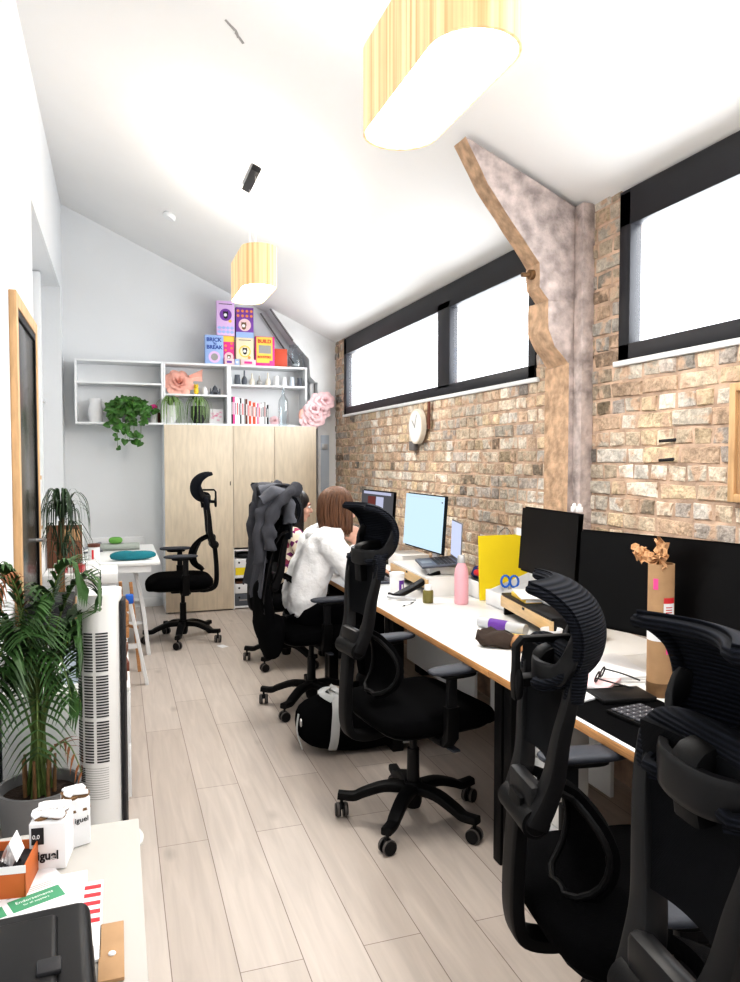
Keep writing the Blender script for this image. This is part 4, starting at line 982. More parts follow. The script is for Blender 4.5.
# books
bk=[(.016,.205,'ink'),(.020,.205,'inkp'),(.014,.20,'paper'),(.022,.20,'paper'),(.012,.19,'paper'),(.014,.195,'ink'),(.026,.195,'paper'),(.012,.19,'mgrey'),(.020,.19,'darkwood'),(.012,.18,'paper'),(.024,.175,'redor'),(.014,.17,'paper'),(.028,.165,'redor'),(.016,.165,'paper'),(.012,.16,'magenta'),(.018,.16,'rose'),(.016,.155,'paper'),(.022,.165,'paper'),(.014,.17,'mgrey'),(.012,.16,'paper'),(.018,.15,'ink')]
desc={'ink':'black','inkp':'pink','paper':'white','mgrey':'grey','darkwood':'dark brown','redor':'red-orange','magenta':'magenta','rose':'pale pink'}
x=1.095
for i,(w,h,m) in enumerate(bk):
    h*=1.33; w*=1.05
    bm=BM(); box(bm,0,w-.001,0,.15,0,h,.001); o=part('book',bm,m,loc=(x,7.57,SB+.0185))
    prv=desc[bk[i-1][2]] if i else 'the left panel of the shelf'; nx=desc[bk[i+1][2]] if i<len(bk)-1 else 'empty space'
    pos=['first','second','third','fourth','fifth','sixth','seventh','eighth','ninth','tenth','eleventh','twelfth','thirteenth','fourteenth','fifteenth','sixteenth','seventeenth','eighteenth','nineteenth','twentieth','last'][i]
    tag(o,f'{desc[m]} spined book, {pos} from the left in the upright book row','book','upright books on the right shelf')
    bm=BM(); box(bm,w*.3,w*.7,-.0006,0,h*.35,h*.8); part('spine_title',bm,'paper' if m not in('paper','rose','mgrey') else ('ink' if i%3 else 'red'),o)
    x+=w
bm=BM(); rose(bm,(0,0,0),.04,seed=9,tilt=Matrix.Rotation(R(70),4,'X')); o=part('small_pink_flower',bm,'rose',loc=(sx(275),7.62,SB+.0185+.038)); tag(o,'small pale pink flower lying right of the upright books','flower')
t=root('glass_bottle','tall clear glass bottle standing in front of the right shelf','bottle',(sx(284)-.03,7.48,1.8315))
bm=BM(); lathe(bm,[(0,.004),(.046,.0),(.05,.01),(.05,.24),(.044,.27),(.018,.31),(.015,.33),(.015,.395),(.018,.40)],28); part('bottle_body',bm,'clear',t)
bm=BM(); lathe(bm,[(0,.38),(.013,.38),(.014,.41),(0,.412)],16); part('stopper',bm,'shelf',t)
# game boxes on top
def gbox(label,px0,px1,y0p,y1p,m,y=7.56,d=.06,z=None,side=None):
    x0,x1=sx(px0),sx(px1); h=(y1p-y0p)/98.5
    t=root('game_box',label,'box',((x0+x1)/2,y,ST+.0005 if z is None else z)); w=(x1-x0)/2
    bm=BM(); box(bm,-w,w,0,d,0,h,.0015); part('box',bm,m,t)
    if side: bm=BM(); box(bm,w-.0005,w+.0006,.001,d-.001,.001,h-.001); part('side_print',bm,side,t)
    return t,w,h
def disc(par,x,z,r,m,nm='print',y=-.0015,n=24,s=1):
    bm=BM(); 
    P=[(x+r*math.cos(2*PI*k/n)*s,z+r*math.sin(2*PI*k/n)) for k in range(n)]; prism(bm,P,'y',y,y+.001); return part(nm,bm,m,par,flat=True)
def rect(par,x0,x1,z0,z1,m,nm='print',y=-.0015):
    bm=BM(); box(bm,x0,x1,y,y+.001,z0,z1); return part(nm,bm,m,par,flat=True)
def pet(par,x,z,s,a='ink',b='paper'):
    disc(par,x,z,s,a,'pet_print',-.003); disc(par,x-.1*s,z-.35*s,s*.62,b,'pet_print',-.0035); disc(par,x,z-1.0*s,s*.8,a,'pet_print',-.0032)
    bm=BM()
    for q in(-1,1): prism(bm,[(x+q*s*.9,z+s*1.2),(x+q*s*.95,z+.1*s),(x+q*s*.3,z+.8*s)],'y',-.0031,-.0021)
    part('pet_print',bm,a,par,flat=True)
zz2=ST+.0005+.287
t,w,h=gbox('pale blue game box lettered BRICK and BREAK on top of the shelf',205,223.6,333,361,'blueart',d=.07)
text('BRICK',.052,'inkb',t,(-w*.85,-.002,h*.78),(90,0,0),bold=.0015); text("'N",.035,'inkb',t,(-w*.15,-.002,h*.66),(90,0,0),bold=.001); text('BREAK',.052,'inkb',t,(-w*.85,-.002,h*.52),(90,0,0),bold=.0015)
disc(t,0,h*.24,.058,'lilac'); disc(t,0,h*.24,.035,'mgrey',y=-.0025)
t,w,h=gbox('orange and magenta game box standing between the blue box and the cream cat box',223.9,234.6,333,361,'magenta',y=7.58)
rect(t,-w,w,h*.80,h,'yelp'); disc(t,0,h*.28,.045,'rose'); pet(t,0,h*.28,.018,'stem','paper')
for k in range(4): disc(t,-w*.6+(k%2)*w*1.1,h*(.5+.08*k),.012,'orangep')
t,w,h=gbox('cream game box with a black and white cat in a sunburst, below the violet box',236.2,253.2,334,361,'creamp')
disc(t,0,h*.5,.060,'yelp'); disc(t,0,h*.5,.047,'creamp',y=-.0025); pet(t,0,h*.54,.024); disc(t,w*.5,h*.28,.015,'orangep',y=-.004); rect(t,-w*.7,w*.7,h*.90,h*.92,'ink')
t,w,h=gbox('lilac game box with a black and white cat, stacked highest on the left',217,234.8,299,332.5,'lilac',z=zz2,side='violet')
disc(t,0,h*.60,.060,'violet'); pet(t,0,h*.62,.026); disc(t,w*.5,h*.42,.016,'yelp',y=-.004); rect(t,-w*.75,w*.75,h*.9,h*.92,'ink')
for i in range(8): disc(t,-w*.7+(i%4)*w*.47,h*(.10+.12*(i//4)),.018,'blueart',n=4,s=1.3)
t,w,h=gbox('violet game box with orange dots and a spotted dog, stacked under the far pendant',236.2,253.4,304,333.5,'violet',z=ST+.0005+.275)
rect(t,-w,w,0,h*.18,'blueart'); disc(t,0,h*.42,.062,'rose'); pet(t,-.01,h*.42,.026,'stem','paper')
for k in range(8): disc(t,-w*.75+(k%4)*w*.5,h*(.72+.16*(k//4)),.014,'orangep')
t,w,h=gbox('yellow and magenta game box lettered BUILD with a cut-out window',255.3,274,334,363,'magenta',y=7.555,d=.07,side='magenta')
rect(t,-w*.92,w*.78,h*.10,h*.98,'yelp'); rect(t,-w*.68,w*.62,h*.42,h*.70,'mgrey',y=-.003); text('BUILD',.050,'red',t,(-w*.80,-.004,h*.78),(90,0,0),bold=.0015); text('BOOSTERS',.031,'red',t,(-w*.82,-.004,h*.26),(90,0,0),bold=.001,sx=.9)
rect(t,w*.45,w*.98,h*.0,h*.18,'inkp',y=-.003)
for px0,px1,y_,m,c2,lbx in((224.5,234,7.545,'rose','violet','tiny pink box in front of the orange and magenta box'),(234.6,239,7.54,'blueart','paper','tiny blue box in front of the cream cat box'),(240.5,255,7.54,'rose','magenta','small pink box with a purple window before the cream cat box')):
    x0,x1=sx(px0),sx(px1); bm=BM(); w=(x1-x0)/2; box(bm,-w,w,0,.014,0,.055,.001); o=part('small_box',bm,m,loc=((x0+x1)/2,y_-.0,ST+.0005)); tag(o,lbx,'box')
    o.location.y=7.56-.016-.003
    rect(o,-w*.55,w*.5,.012,.035,c2,'window_print')
t=root('red_board','red-orange board leaning on top of the right shelf','board',(sx(281.5),7.60,ST+.0005))
bm=BM(); box(bm,-.065,.065,0,.012,0,.185,.001); part('board',bm,'redor',t)
bm=BM(); box(bm,-.072,.085,-.052,0,0,.003); part('front_flap',bm,'orange',t)
t=root('glass_jar','large clear glass jar with a silver lid rim at the shelf end','jar',(sx(297.5),7.66,ST+.0005))
bm=BM(); lathe(bm,[(0,.003),(.075,0),(.082,.012),(.082,.17),(.065,.20),(.060,.215)],32); part('jar_body',bm,'clear',t)
bm=BM(); lathe(bm,[(0,.214),(.064,.214),(.066,.222),(.064,.236),(0,.24)],28); part('lid',bm,'clear',t)
bm=BM(); ball(bm,(0,-.01,.03),.02,(1.8,1.6,.9)); part('contents',bm,'paper',t)
# hanging bunch of pink roses
t=root('rose_bunch','hanging bunch of pale pink artificial roses at the right end of the shelves','flowers',(1.95,7.50,1.90))
bm=BM()
for i,(x_,z_) in enumerate([(-.07,-.02),(.0,.03),(.06,.10),(-.02,.11),(.04,.19),(.10,.20),(-.06,.06)]): rose(bm,(x_,-.02*(i%2),z_),.075,seed=20+i,tilt=Matrix.Rotation(R(75),4,'X'),layers=3)
part('blooms',bm,'rose',t)
bm=BM(); tube(bm,spline([(-.05,.03,-.06),(.02,.04,.08),(.09,.04,.24),(.11,.08,.27)],4),.012); part('stalk',bm,'paper',t)
bm=BM(); ball(bm,(-.14,.02,.05),.05,(.7,.6,1.3)); part('peach_petals',bm,'coral',t)

# ------------------------------------------------------------ people
def fuse(name,bm,m,parent,vox=.008,smooth=4,disp=None):
    o=part(name,bm,m,parent)
    md=o.modifiers.new('remesh','REMESH'); md.mode='VOXEL'; md.voxel_size=vox; md.use_smooth_shade=True
    s=o.modifiers.new('smooth','SMOOTH'); s.iterations=smooth; s.factor=.6
    if disp:
        tx=bpy.data.textures.new('folds','CLOUDS'); tx.noise_scale=disp[0]; d=o.modifiers.new('folds','DISPLACE'); d.texture=tx; d.strength=disp[1]; d.mid_level=.5; d.texture_coords='LOCAL'
    return o
def hand(bm,w,d,up,side,curl=.6,s=1.):
    """palm from wrist w along d; fingers bend towards -up; side = thumb direction"""
    w=V(w);d=V(d).normalized();up=V(up);up=(up-d*up.dot(d)).normalized();sd=d.cross(up).normalized()*side
    capsule(bm,w,w+d*.03*s,.024*s,.026*s)
    for k in range(4):
        o=(.5-k/3+.0)*.062*s; ln=[.072,.080,.075,.058][k]*s
        a=w+d*.085*s+sd*o; capsule(bm,w+d*.02*s+sd*o*.7,a,.014*s,.0115*s,10)
        p=a; ang=0
        for j,fr in enumerate((.42,.32,.26)):
            ang+=curl*(.7+.12*k); nd=d*math.cos(ang)-up*math.sin(ang); q=p+nd*ln*fr; capsule(bm,p,q,(.0092-.0008*j)*s,(.0086-.0008*j)*s,8); p=q
    a=w+d*.025*s+sd*.028*s; b=a+(d*.5+sd*.8-up*.3).normalized()*.035*s; c=b+(d*.85+sd*.25-up*.45).normalized()*.030*s
    capsule(bm,a,b,.013*s,.011*s,10); capsule(bm,b,c,.0105*s,.009*s,10)
def head(bm,c,fw,s=1.):
    """head centred at c facing fw (yaw/pitch matrix: local +x forward)"""
    def P(x,y,z): return c+fw@V((x*s,y*s,z*s))
    rm=fw.to_4x4()
    ball(bm,P(-.012,0,.03),.098*s,(1.0,.80,.92),24,16,rm)
    ball(bm,P(.022,0,-.035),.070*s,(.95,.82,1.10),20,14,rm)
    ball(bm,P(.052,0,-.090),.026*s,(1,1.1,.8),14,10,rm)        # chin
    capsule(bm,P(.083,0,.012),P(.107,0,-.024),.008*s,.0125*s,10) # nose
    ball(bm,P(.088,0,-.028),.014*s,(1,1.3,.7),12,8,rm)
    capsule(bm,P(.082,-.016,-.052),P(.082,.016,-.052),.0075*s,.0075*s,8); capsule(bm,P(.079,-.013,-.064),P(.079,.013,-.064),.008*s,.008*s,8)
    capsule(bm,P(.080,-.038,.028),P(.080,.038,.028),.010*s,.010*s,8) # brow
    for q in(-1,1):
        ball(bm,P(-.005,q*.078,-.008),.028*s,(.6,.30,1.0),12,8,rm); ball(bm,P(.062,q*.036,-.025),.024*s,(1,1,1),12,8,rm)
def face(par,c,fw,s=1.):
    def P(x,y,z): return c+fw@V((x*s,y*s,z*s))
    for q in(-1,1):
        bm=BM(); ball(bm,P(.081,q*.031,.008),.0115*s,(1,1,.75)); e=part('eye',bm,'paper',par)
        bm=BM(); ball(bm,P(.0905,q*.031,.008),.0052*s); part('iris',bm,'ink',e)
        bm=BM(); tube(bm,spline([P(.090,q*.014,.028),P(.091,q*.032,.033),P(.080,q*.050,.028)],4),.0032*s,n=6); part('eyebrow',bm,'darkwood',par)
    bm=BM(); pillow(bm,P(.0895,0,-.057),(.004,.018,.007),p=2); part('lips',bm,mat('lip_pink',(.55,.18,.16),.4),par)
def hair(par,c,fw,length,m,s=1.,seed=1,spread=1.,face_gap=58,n=300,flick=.0):
    q=random.Random(seed); bm=BM()
    # scalp cap
    rm=fw.to_4x4(); 
    ball(bm,c+fw@V((-.020*s,0,.038*s)),.104*s,(1.0,.84,.93),28,18,rm)
    for k in range(n):
        a=R(q.uniform(face_gap,360-face_gap)); crown=V((-.01,q.uniform(-.006,.006),.130))
        ry=.083*spread+q.uniform(-.004,.010); rx=.110*spread+q.uniform(-.004,.010)
        L=length+q.uniform(-.03,.02)
        ca,sa=math.cos(a),math.sin(a); P_=[]
        for t in (0,.2,.45,.7,1.): 
            th=t*PI/2; P_.append(V((-.020+rx*ca*math.sin(th),ry*sa*math.sin(th),.035+.104*math.cos(th))))
        b=P_[-1]
        P_.append(b+V((.0,0,-L*.5))+V((ca*.006,sa*.006,0))); P_.append(b+V((ca*flick+.008*(1 if ca>-.2 else 0),sa*flick*.4,-L)))
        P_=[c+fw@(p*s) for p in P_[:5]]+[c+fw@(P_[4]*s)+V(p-P_[4])*s for p in P_[5:]]
        pts=spline(P_,3); nn=len(pts); tube(bm,pts,[(.009*(1-.55*i/nn))*s for i in range(nn)],n=5)
    return part('hair',bm,m,par,angle=180)
def person(label,base,J,headc,fw,top,topm,bot,hairkw,hoodie=False):
    t=root('person',label,'person',base)
    B=V(base)
    g=lambda k:V(J[k])-B
    hc=V(headc)-B
    def limb(bm,ks,rs):
        for (a,b),(r0,r1) in zip(zip(ks,ks[1:]),zip(rs,rs[1:])): capsule(bm,g(a),g(b),r0,r1,16)
    def torso(bm,k):
        p,w_,c_,n_=g('pelvis'),g('waist'),g('chest'),g('neck')
        for s in'LR': capsule(bm,g('hip'+s),p,.082*k,.09*k); capsule(bm,g('sh'+s),c_+V((0,0,.04)),.052*k,.085*k); capsule(bm,g('sh'+s),n_-V((0,0,.03)),.045*k,.045*k)
        capsule(bm,p+V((0,.055,0)),w_+V((0,.045,0)),.095*k,.082*k); capsule(bm,p-V((0,.055,0)),w_-V((0,.045,0)),.095*k,.082*k)
        capsule(bm,w_+V((0,.045,0)),c_+V((0,.060,0)),.082*k,.095*k); capsule(bm,w_-V((0,.045,0)),c_-V((0,.060,0)),.082*k,.095*k)
    bm=BM(); torso(bm,.93)
    capsule(bm,g('neck')-V((0,0,.04)),hc+fw@V((-.02,0,-.05)),.050,.050)
    head(bm,hc,fw)
    for s in'LR':
        limb(bm,['sh'+s,'el'+s,'wr'+s],[.044,.034,.024]); limb(bm,['hip'+s,'kn'+s,'an'+s],[.075,.052,.034])
        f=g('an'+s); capsule(bm,f+V((-.03,0,-.02)),f+V((.13,0,-.045)),.030,.026)
        d=V(J['hd'+s])-V(J['wr'+s]); hand(bm,g('wr'+s),d,V(J['up'+s]),1 if s=='L' else -1,J.get('curl',.6))
    body=fuse('body',bm,'skin',t,.0065,3)
    face(body,hc,fw)
    bm=BM()
    for s in'LR':
        capsule(bm,g('hip'+s),g('kn'+s),.098,.070); capsule(bm,g('kn'+s),g('an'+s)+V((0,0,.05)),.070,.050); capsule(bm,g('hip'+s),g('pelvis'),.10,.11)
    fuse('trousers',bm,bot,body,.011,4,(.08,.012))
    for s in'LR':
        bm=BM(); f=g('an'+s); pillow(bm,f+V((.05,0,-.045)),(.135,.046,.036),p=2.6); pillow(bm,f+V((-.01,0,-.01)),(.05,.042,.05),p=2.5); part('shoe',bm,'ink',body)
    return t,body,g,limb,hc
FW=lambda yaw,pitch: (Matrix.Rotation(R(yaw),3,'Z')@Matrix.Rotation(R(pitch),3,'Y'))
# person in the white hooded fleece: leaning on the desk, chin on hand
b=(1.12,4.36,0)
J=dict(pelvis=(1.06,4.37,.60),waist=(1.09,4.37,.76),chest=(1.155,4.38,.945),neck=(1.215,4.39,1.055),
 shR=(1.18,4.21,1.0),elR=(1.325,4.135,.80),wrR=(1.365,4.29,.985),hdR=(1.375,4.335,1.06),upR=(-.2,-1,.2),
 shL=(1.18,4.56,1.0),elL=(1.36,4.64,.81),wrL=(1.53,4.50,.79),hdL=(1.60,4.46,.79),upL=(0,0,1),
 hipR=(1.09,4.27,.575),knR=(1.46,4.24,.56),anR=(1.46,4.22,.09),hipL=(1.09,4.47,.575),knL=(1.47,4.50,.56),anL=(1.50,4.52,.09),curl=.45)
fw=FW(12,10); hcw=(1.292,4.40,1.185)
t,body,g,limb,hc=person('person in a white hooded fleece with auburn bob, leaning on the desk chin on hand',b,J,hcw,fw,None,None,'trous',None)
bm=BM()
p,w_,c_,n_=g('pelvis'),g('waist'),g('chest'),g('neck')
for s in'LR':
    capsule(bm,g('sh'+s),g('el'+s),.078,.068); wr=g('wr'+s); el=g('el'+s); capsule(bm,el,el.lerp(wr,.80),.068,.046); capsule(bm,g('sh'+s),c_+V((0,0,.02)),.082,.10); capsule(bm,g('sh'+s)-V((.01,0,-.01)),n_-V((.03,0,.05)),.065,.06)
for q in(-1,1): capsule(bm,p+V((-.01,q*.06,.06)),w_+V((-.01,q*.06,0)),.118,.115); capsule(bm,w_+V((-.01,q*.06,0)),c_+V((-.01,q*.07,0)),.115,.112)
fl=fuse('fleece_top',bm,'fleece',body,.011,5,(.10,.035))
bm=BM(); tube(bm,spline([n_+V((.06,-.07,-.02)),n_+V((-.02,-.11,-.005)),n_+V((-.085,-.07,-.02)),n_+V((-.105,0,-.03)),n_+V((-.085,.07,-.02)),n_+V((-.02,.11,-.005)),n_+V((.06,.07,-.02))],4),.038,n=12,ry=.046,up=(0,0,1))
for v in bm.verts: v.co+=noise.noise_vector(v.co*14)*.016
part('hood',bm,'fleece',fl,angle=80)
hair(body,hc,fw,.165,'hairb',seed=2,spread=1.04,face_gap=62,n=320,flick=-.012)
# person in the floral top
b=(1.20,5.42,0)
J=dict(pelvis=(1.180,5.40,.58),waist=(1.190,5.40,.74),chest=(1.205,5.40,.90),neck=(1.220,5.40,1.00),
 shR=(1.210,5.235,.945),elR=(1.270,5.19,.745),wrR=(1.450,5.25,.80),hdR=(1.520,5.27,.79),upR=(0,0,1),
 shL=(1.210,5.565,.945),elL=(1.270,5.61,.745),wrL=(1.450,5.55,.80),hdL=(1.520,5.53,.79),upL=(0,0,1),
 hipR=(1.200,5.31,.57),knR=(1.580,5.29,.56),anR=(1.590,5.28,.09),hipL=(1.200,5.49,.57),knL=(1.580,5.52,.56),anL=(1.590,5.53,.09),curl=.25)
fw=FW(-8,6); hcw=(1.265,5.40,1.145)
t,body,g,limb,hc=person('dark-haired person in a floral top seated behind the grey jacket, facing the desk',b,J,hcw,fw,None,None,'trous',None)
bm=BM(); p,w_,c_,n_=g('pelvis'),g('waist'),g('chest'),g('neck')
for s in'LR':
    capsule(bm,g('sh'+s),g('el'+s),.062,.054); wr=g('wr'+s); el=g('el'+s); capsule(bm,el,el.lerp(wr,.75),.054,.036); capsule(bm,g('sh'+s),c_+V((0,0,.02)),.06,.095)
for q in(-1,1): capsule(bm,p+V((0,q*.055,.06)),w_+V((0,q*.05,0)),.104,.094); capsule(bm,w_+V((0,q*.05,0)),c_+V((0,q*.06,0)),.094,.102)
fuse('floral_blouse',bm,'floral',body,.010,5,(.08,.012))
hair(body,hc,fw,.26,'haird',seed=5,spread=1.0,face_gap=66,n=260,flick=-.015)

# jacket and black bag on the chair of the person in white
t=root('grey_jacket','dark grey jacket draped over the headrest of the chair in front of the cupboard','jacket',(1.10,4.35,0),4)
bm=BM()
def jf(u,v):
    y=-.22+.44*v; f=.011*math.sin(v*15+u*3)+.006*math.sin(v*29+1+5*u)
    # u: 0 back hem -> .6 top -> 1 front hem
    if u<.62:
        k=u/.62; x=-.345+.03*math.sin(k*PI)-.02*(1-k)+.05*k**6; z=.72+.03*math.sin(v*9)+(1.33-.72)*k
        return V((x-f*(1-.5*k),y*(1.0-.15*k),z))
    k=(u-.62)/.38; a=PI*min(k*1.8,1.)
    x=-.315+.075*(1-math.cos(a)); z=1.33+.03*math.sin(a)-max(0,k-.55)*.62
    return V((x+f*.7,y*.85*(1-.1*k),z))
sheet(bm,jf,40,34,.008); j=part('jacket_body',bm,'jacket',t,angle=80)
bm=BM(); 
for sy,ln,ox in((-.19,.34,-.31),(-.13,.42,-.35),(.17,.4,-.31)):
    P_=spline([(ox+.16,sy,1.33),(ox+.09,sy-.03,1.30),(ox+.02,sy-.045,1.22),(ox-.01,sy-.04,1.10),(ox+.0,sy-.03,1.33-ln)],5)
    n=len(P_); tube(bm,P_,[.036+.008*math.sin(i*1.3) for i in range(n)],n=12,ry=[.040+.008*math.cos(i*1.7) for i in range(n)])
for v in bm.verts: v.co+=noise.noise_vector(v.co*16)*.018
part('sleeve',bm,'jacket',j,angle=80)
bm=BM(); tube(bm,spline([(-.35,-.19,1.27),(-.29,-.20,1.31),(-.24,-.19,1.30),(-.19,-.17,1.25),(-.18,-.16,1.13)],5),.036,n=12,ry=.05,up=(0,1,0)); tube(bm,spline([(-.33,-.10,1.32),(-.27,-.12,1.33),(-.20,-.11,1.29),(-.18,-.1,1.20)],5),.034,n=12,ry=.05)
for v in bm.verts: v.co+=noise.noise_vector(v.co*15)*.022
part('collar_folds',bm,mat('lighter_grey_lining',(.12,.125,.145),.9,bump=.3,bscale=60,var=.15,vscale=5,spec=.2),j,angle=80)
t=root('black_backpack','black backpack slung down the back of the jacket-draped chair','bag',(1.10,4.35,0),4)
bm=BM(); pillow(bm,(-.325,-.10,.62),(.045,.15,.19),p=3); pillow(bm,(-.29,-.14,.49),(.07,.13,.13),p=3)
for v in bm.verts: v.co+=noise.noise_vector(v.co*9)*.025
bp_=part('bag_body',bm,'fab',t,angle=80)
bm=BM()
for yy in(-.19,-.05): tube(bm,spline([(-.31,yy,.50),(-.35,yy-.02,.70),(-.30,yy,.95),(-.25,yy,1.06),(-.20,yy,1.09)],6),.006,n=8,ry=.022)
part('shoulder_strap',bm,'blk2',bp_)
t=root('black_cardigan','black cardigan hanging over the backrest below the grey jacket','cardigan',(1.10,4.35,0),4)
bm=BM()
def cf(u,v):
    y=-.21+.42*v; f=.015*math.sin(v*19+u*4); z=.62+.50*u
    return V((-.30-f-.01*math.sin(u*PI)*1.5+.04*u*u,y*(1-.15*u),z))
sheet(bm,cf,24,26,.008); part('knit',bm,'fab',t,angle=80)

# ------------------------------------------------------------ duffel bag on the floor
t=root('duffel_bag','black duffel bag with pale grey straps lying on the floor under the desks','bag',(1.22,3.66,0),-4)
bm=BM(); pillow(bm,(0,0,.145),(.37,.16,.145),p=3.4,pz=2.4,n=36,k=16,m=None)
for v in bm.verts:
    v.co+=noise.noise_vector(v.co*7)*.020; v.co.z=max(v.co.z,.002)
b_=part('bag_body',bm,'fab',t,angle=80)
def loopy(x,r_=.004,w=.022,tilt=0,nm='strap'):
    bm=BM(); P_=[]
    for k in range(25):
        a=R(-35+250*k/24); ca,sa=math.cos(a),math.sin(a); ex=2/2.7; P_.append(V((x+tilt*sa,-.166*math.copysign(abs(ca)**ex,ca),.146+.150*math.copysign(abs(sa)**ex,sa))))
    tube(bm,P_,r_,n=8,ry=w,up=(1,0,0),square=True); part(nm,bm,'strap',b_)
loopy(-.20,tilt=.02); loopy(.18)
bm=BM(); tube(bm,spline([(-.20,-.10,.285),(-.25,-.06,.315),(-.19,.0,.320),(-.13,-.07,.295)],5),.004,n=8,ry=.02,up=(1,0,0)); part('grab_handle',bm,'strap',b_)
bm=BM(); tube(bm,spline([(-.366,-.05,.21),(-.376,-.06,.13),(-.352,-.075,.04)],5),.004,n=8,ry=.015,up=(0,1,0)); part('end_strap',bm,'strap',b_)
bm=BM(); tube(bm,[(-.36,-.09+.012*math.cos(a),.18+.018*math.sin(a)) for a in [2*PI*k/10 for k in range(10)]],.004,n=6,closed=True,up=(1,0,0)); part('buckle',bm,'steel',b_)
bm=BM(); box(bm,-.03,.03,-.045,.045,0,.001); o=part('paper_scrap',bm,'paper',loc=(.78,5.98,.0003),rot=(0,0,25)); tag(o,'small white scrap of paper on the floor near the lone chair','paper')
bm=BM(); tube(bm,[(1.15,4.75,.02),(1.45,4.35,.02)],.018,n=8,square=True); o=part('wooden_bar',bm,'wood'); tag(o,'thin wooden bar lying on the floor behind the jacket-draped chair','bar')
o.location.z=0

# ------------------------------------------------------------ left side: tables
t=root('trestle_table','white trestle table against the back wall with a teal cloth on it','table',(-.09,6.33,0))
bm=BM(); box(bm,-.385,.385,-.60,.60,.712,.738,.003); part('tabletop',bm,'lam',t)
bm=BM(); box(bm,-.30,.32,-.585,-.56,.66,.712,.002); box(bm,-.30,.32,.56,.585,.66,.712,.002); part('rail',bm,'shelf',t)
for y_ in(-.42,.42):
    for s in(-1,1):
        bm=BM(); tube(bm,[(s*.20,y_,.70),(s*.235+.03,y_-.02,.35),(s*.27+.03,y_,0.0)],.016,n=8,ry=.022,square=True); part('leg',bm,'shelf',t)
    bm=BM(); tube(bm,[(-.26,y_,.25),(.26,y_,.25)],.012,n=8,square=True); part('cross_rail',bm,'shelf',t)
bm=BM(); pillow(bm,(0,0,.034),(.17,.042,.034),p=4,n=28)
for v in bm.verts:
    v.co+=noise.noise_vector(v.co*12)*.010; v.co.z=max(v.co.z,.001)
o=part('folded_teal_cloth',bm,'teal',loc=(.105,5.86,.739),rot=(0,0,4)); tag(o,'rolled teal cloth at the near edge of the white trestle table','cloth')
bm=BM(); cone(bm,(-.17,0,.03),(.17,0,.03),.03,n=20); o=part('grey_green_roll',bm,'greyc',loc=(.0,6.55,.7385)); tag(o,'sage grey rolled mat lying across the trestle table','roll')
bm=BM(); pillow(bm,(0,0,0),(.055,.04,.028)); o=part('green_cloth',bm,mat('leaf_green_cloth',(.12,.30,.06),.8),loc=(-.02,6.55,.822)); tag(o,'small bright green bundle resting on the grey roll','cloth')
t=root('red_capped_pot','white tub with a dark red lid and red lettering on the trestle table','tub',(-.175,5.97,.7385))
bm=BM(); lathe(bm,[(0,0),(.042,0),(.042,.10),(0,.10)],24); part('tub',bm,'paper',t)
bm=BM(); lathe(bm,[(0,.10),(.046,.10),(.046,.122),(0,.122)],24); part('lid',bm,'darkwood',t)
bm=BM(); sheet(bm,lambda u,v:V((.0425*math.cos(R(-110+20*u)),.0425*math.sin(R(-110+20*u)),.01+.07*v)),4,1); part('red_stripe',bm,'red',t)
t=root('stapler','grey stapler on the trestle table beside the sage roll','stapler',(-.20,6.45,.7385),30)
bm=BM(); box(bm,-.08,.08,-.018,.018,0,.012,.004); part('stapler_base',bm,'dgrey',t)
bm=BM(); box(bm,-.08,.08,-.015,.015,-.0,.02,.006,m=rotm((0,0,.045),(0,-14,0))); cone(bm,(.07,-.01,.01),(.07,.01,.01),.018,n=12); part('stapler_arm',bm,'metalgrey',t)
t=root('side_cabinet','low white side table with red candle jars, in front of the trestle table','table',(-.25,5.46,0))
bm=BM(); box(bm,-.225,.245,-.20,.24,.66,.738,.012); part('tabletop',bm,'lam',t)
for sx_ in(-.19,.21):
    for sy in(-.17,.20): bm=BM(); box(bm,sx_-.02,sx_+.02,sy-.02,sy+.02,0,.66,.003); part('leg',bm,'shelf',t)
for x_,lbx in((-.362,'red candle in a glass jar with lid, left of the pair'),(-.25,'red candle in a glass jar with lid, right of the pair')):
    t=root('candle_jar',lbx+', on the low table','candle',(x_,5.36,.7385),group='red candle jars')
    bm=BM(); lathe(bm,[(0,.002),(.040,.002),(.040,.05),(0,.05)],20); part('wax',bm,'candle',t)
    bm=BM(); lathe(bm,[(.042,0),(.044,.004),(.044,.062)],20); part('jar',bm,'clear',t)
    bm=BM(); lathe(bm,[(.045,.062),(.04,.07),(.01,.076),(.012,.09),(0,.094)],20); part('glass_lid',bm,'clear',t)
t=root('brown_board_box','brown board box standing on the low white table behind the drooping plant','box',(-.365,5.63,.7385))
bm=BM(); box(bm,-.105,.125,-.03,.03,0,.30,.003); part('box',bm,'brownbox',t)
bm=BM(); box(bm,.0,.11,-.032,-.03,.19,.27,.0005); part('pale_label',bm,'kraft',t)
bm=BM(); box(bm,.125,.129,-.031,.031,0,.31,.001); box(bm,-.105,.129,-.031,.031,.30,.304,.001); part('clear_edge',bm,'shelf',t)
t=root('wood_framed_board','small wood-framed board leaning in the window niche behind the drooping plant','frame',(-.475,6.35,.95))
t.location=(-.575,6.20,.9505)
bm=BM(); box(bm,-.01,.01,-.20,.20,0,.42,.003); part('frame',bm,'oakframe',t)
bm=BM(); box(bm,.009,.012,-.17,.17,.03,.39); part('white_sheet',bm,'paper',t)
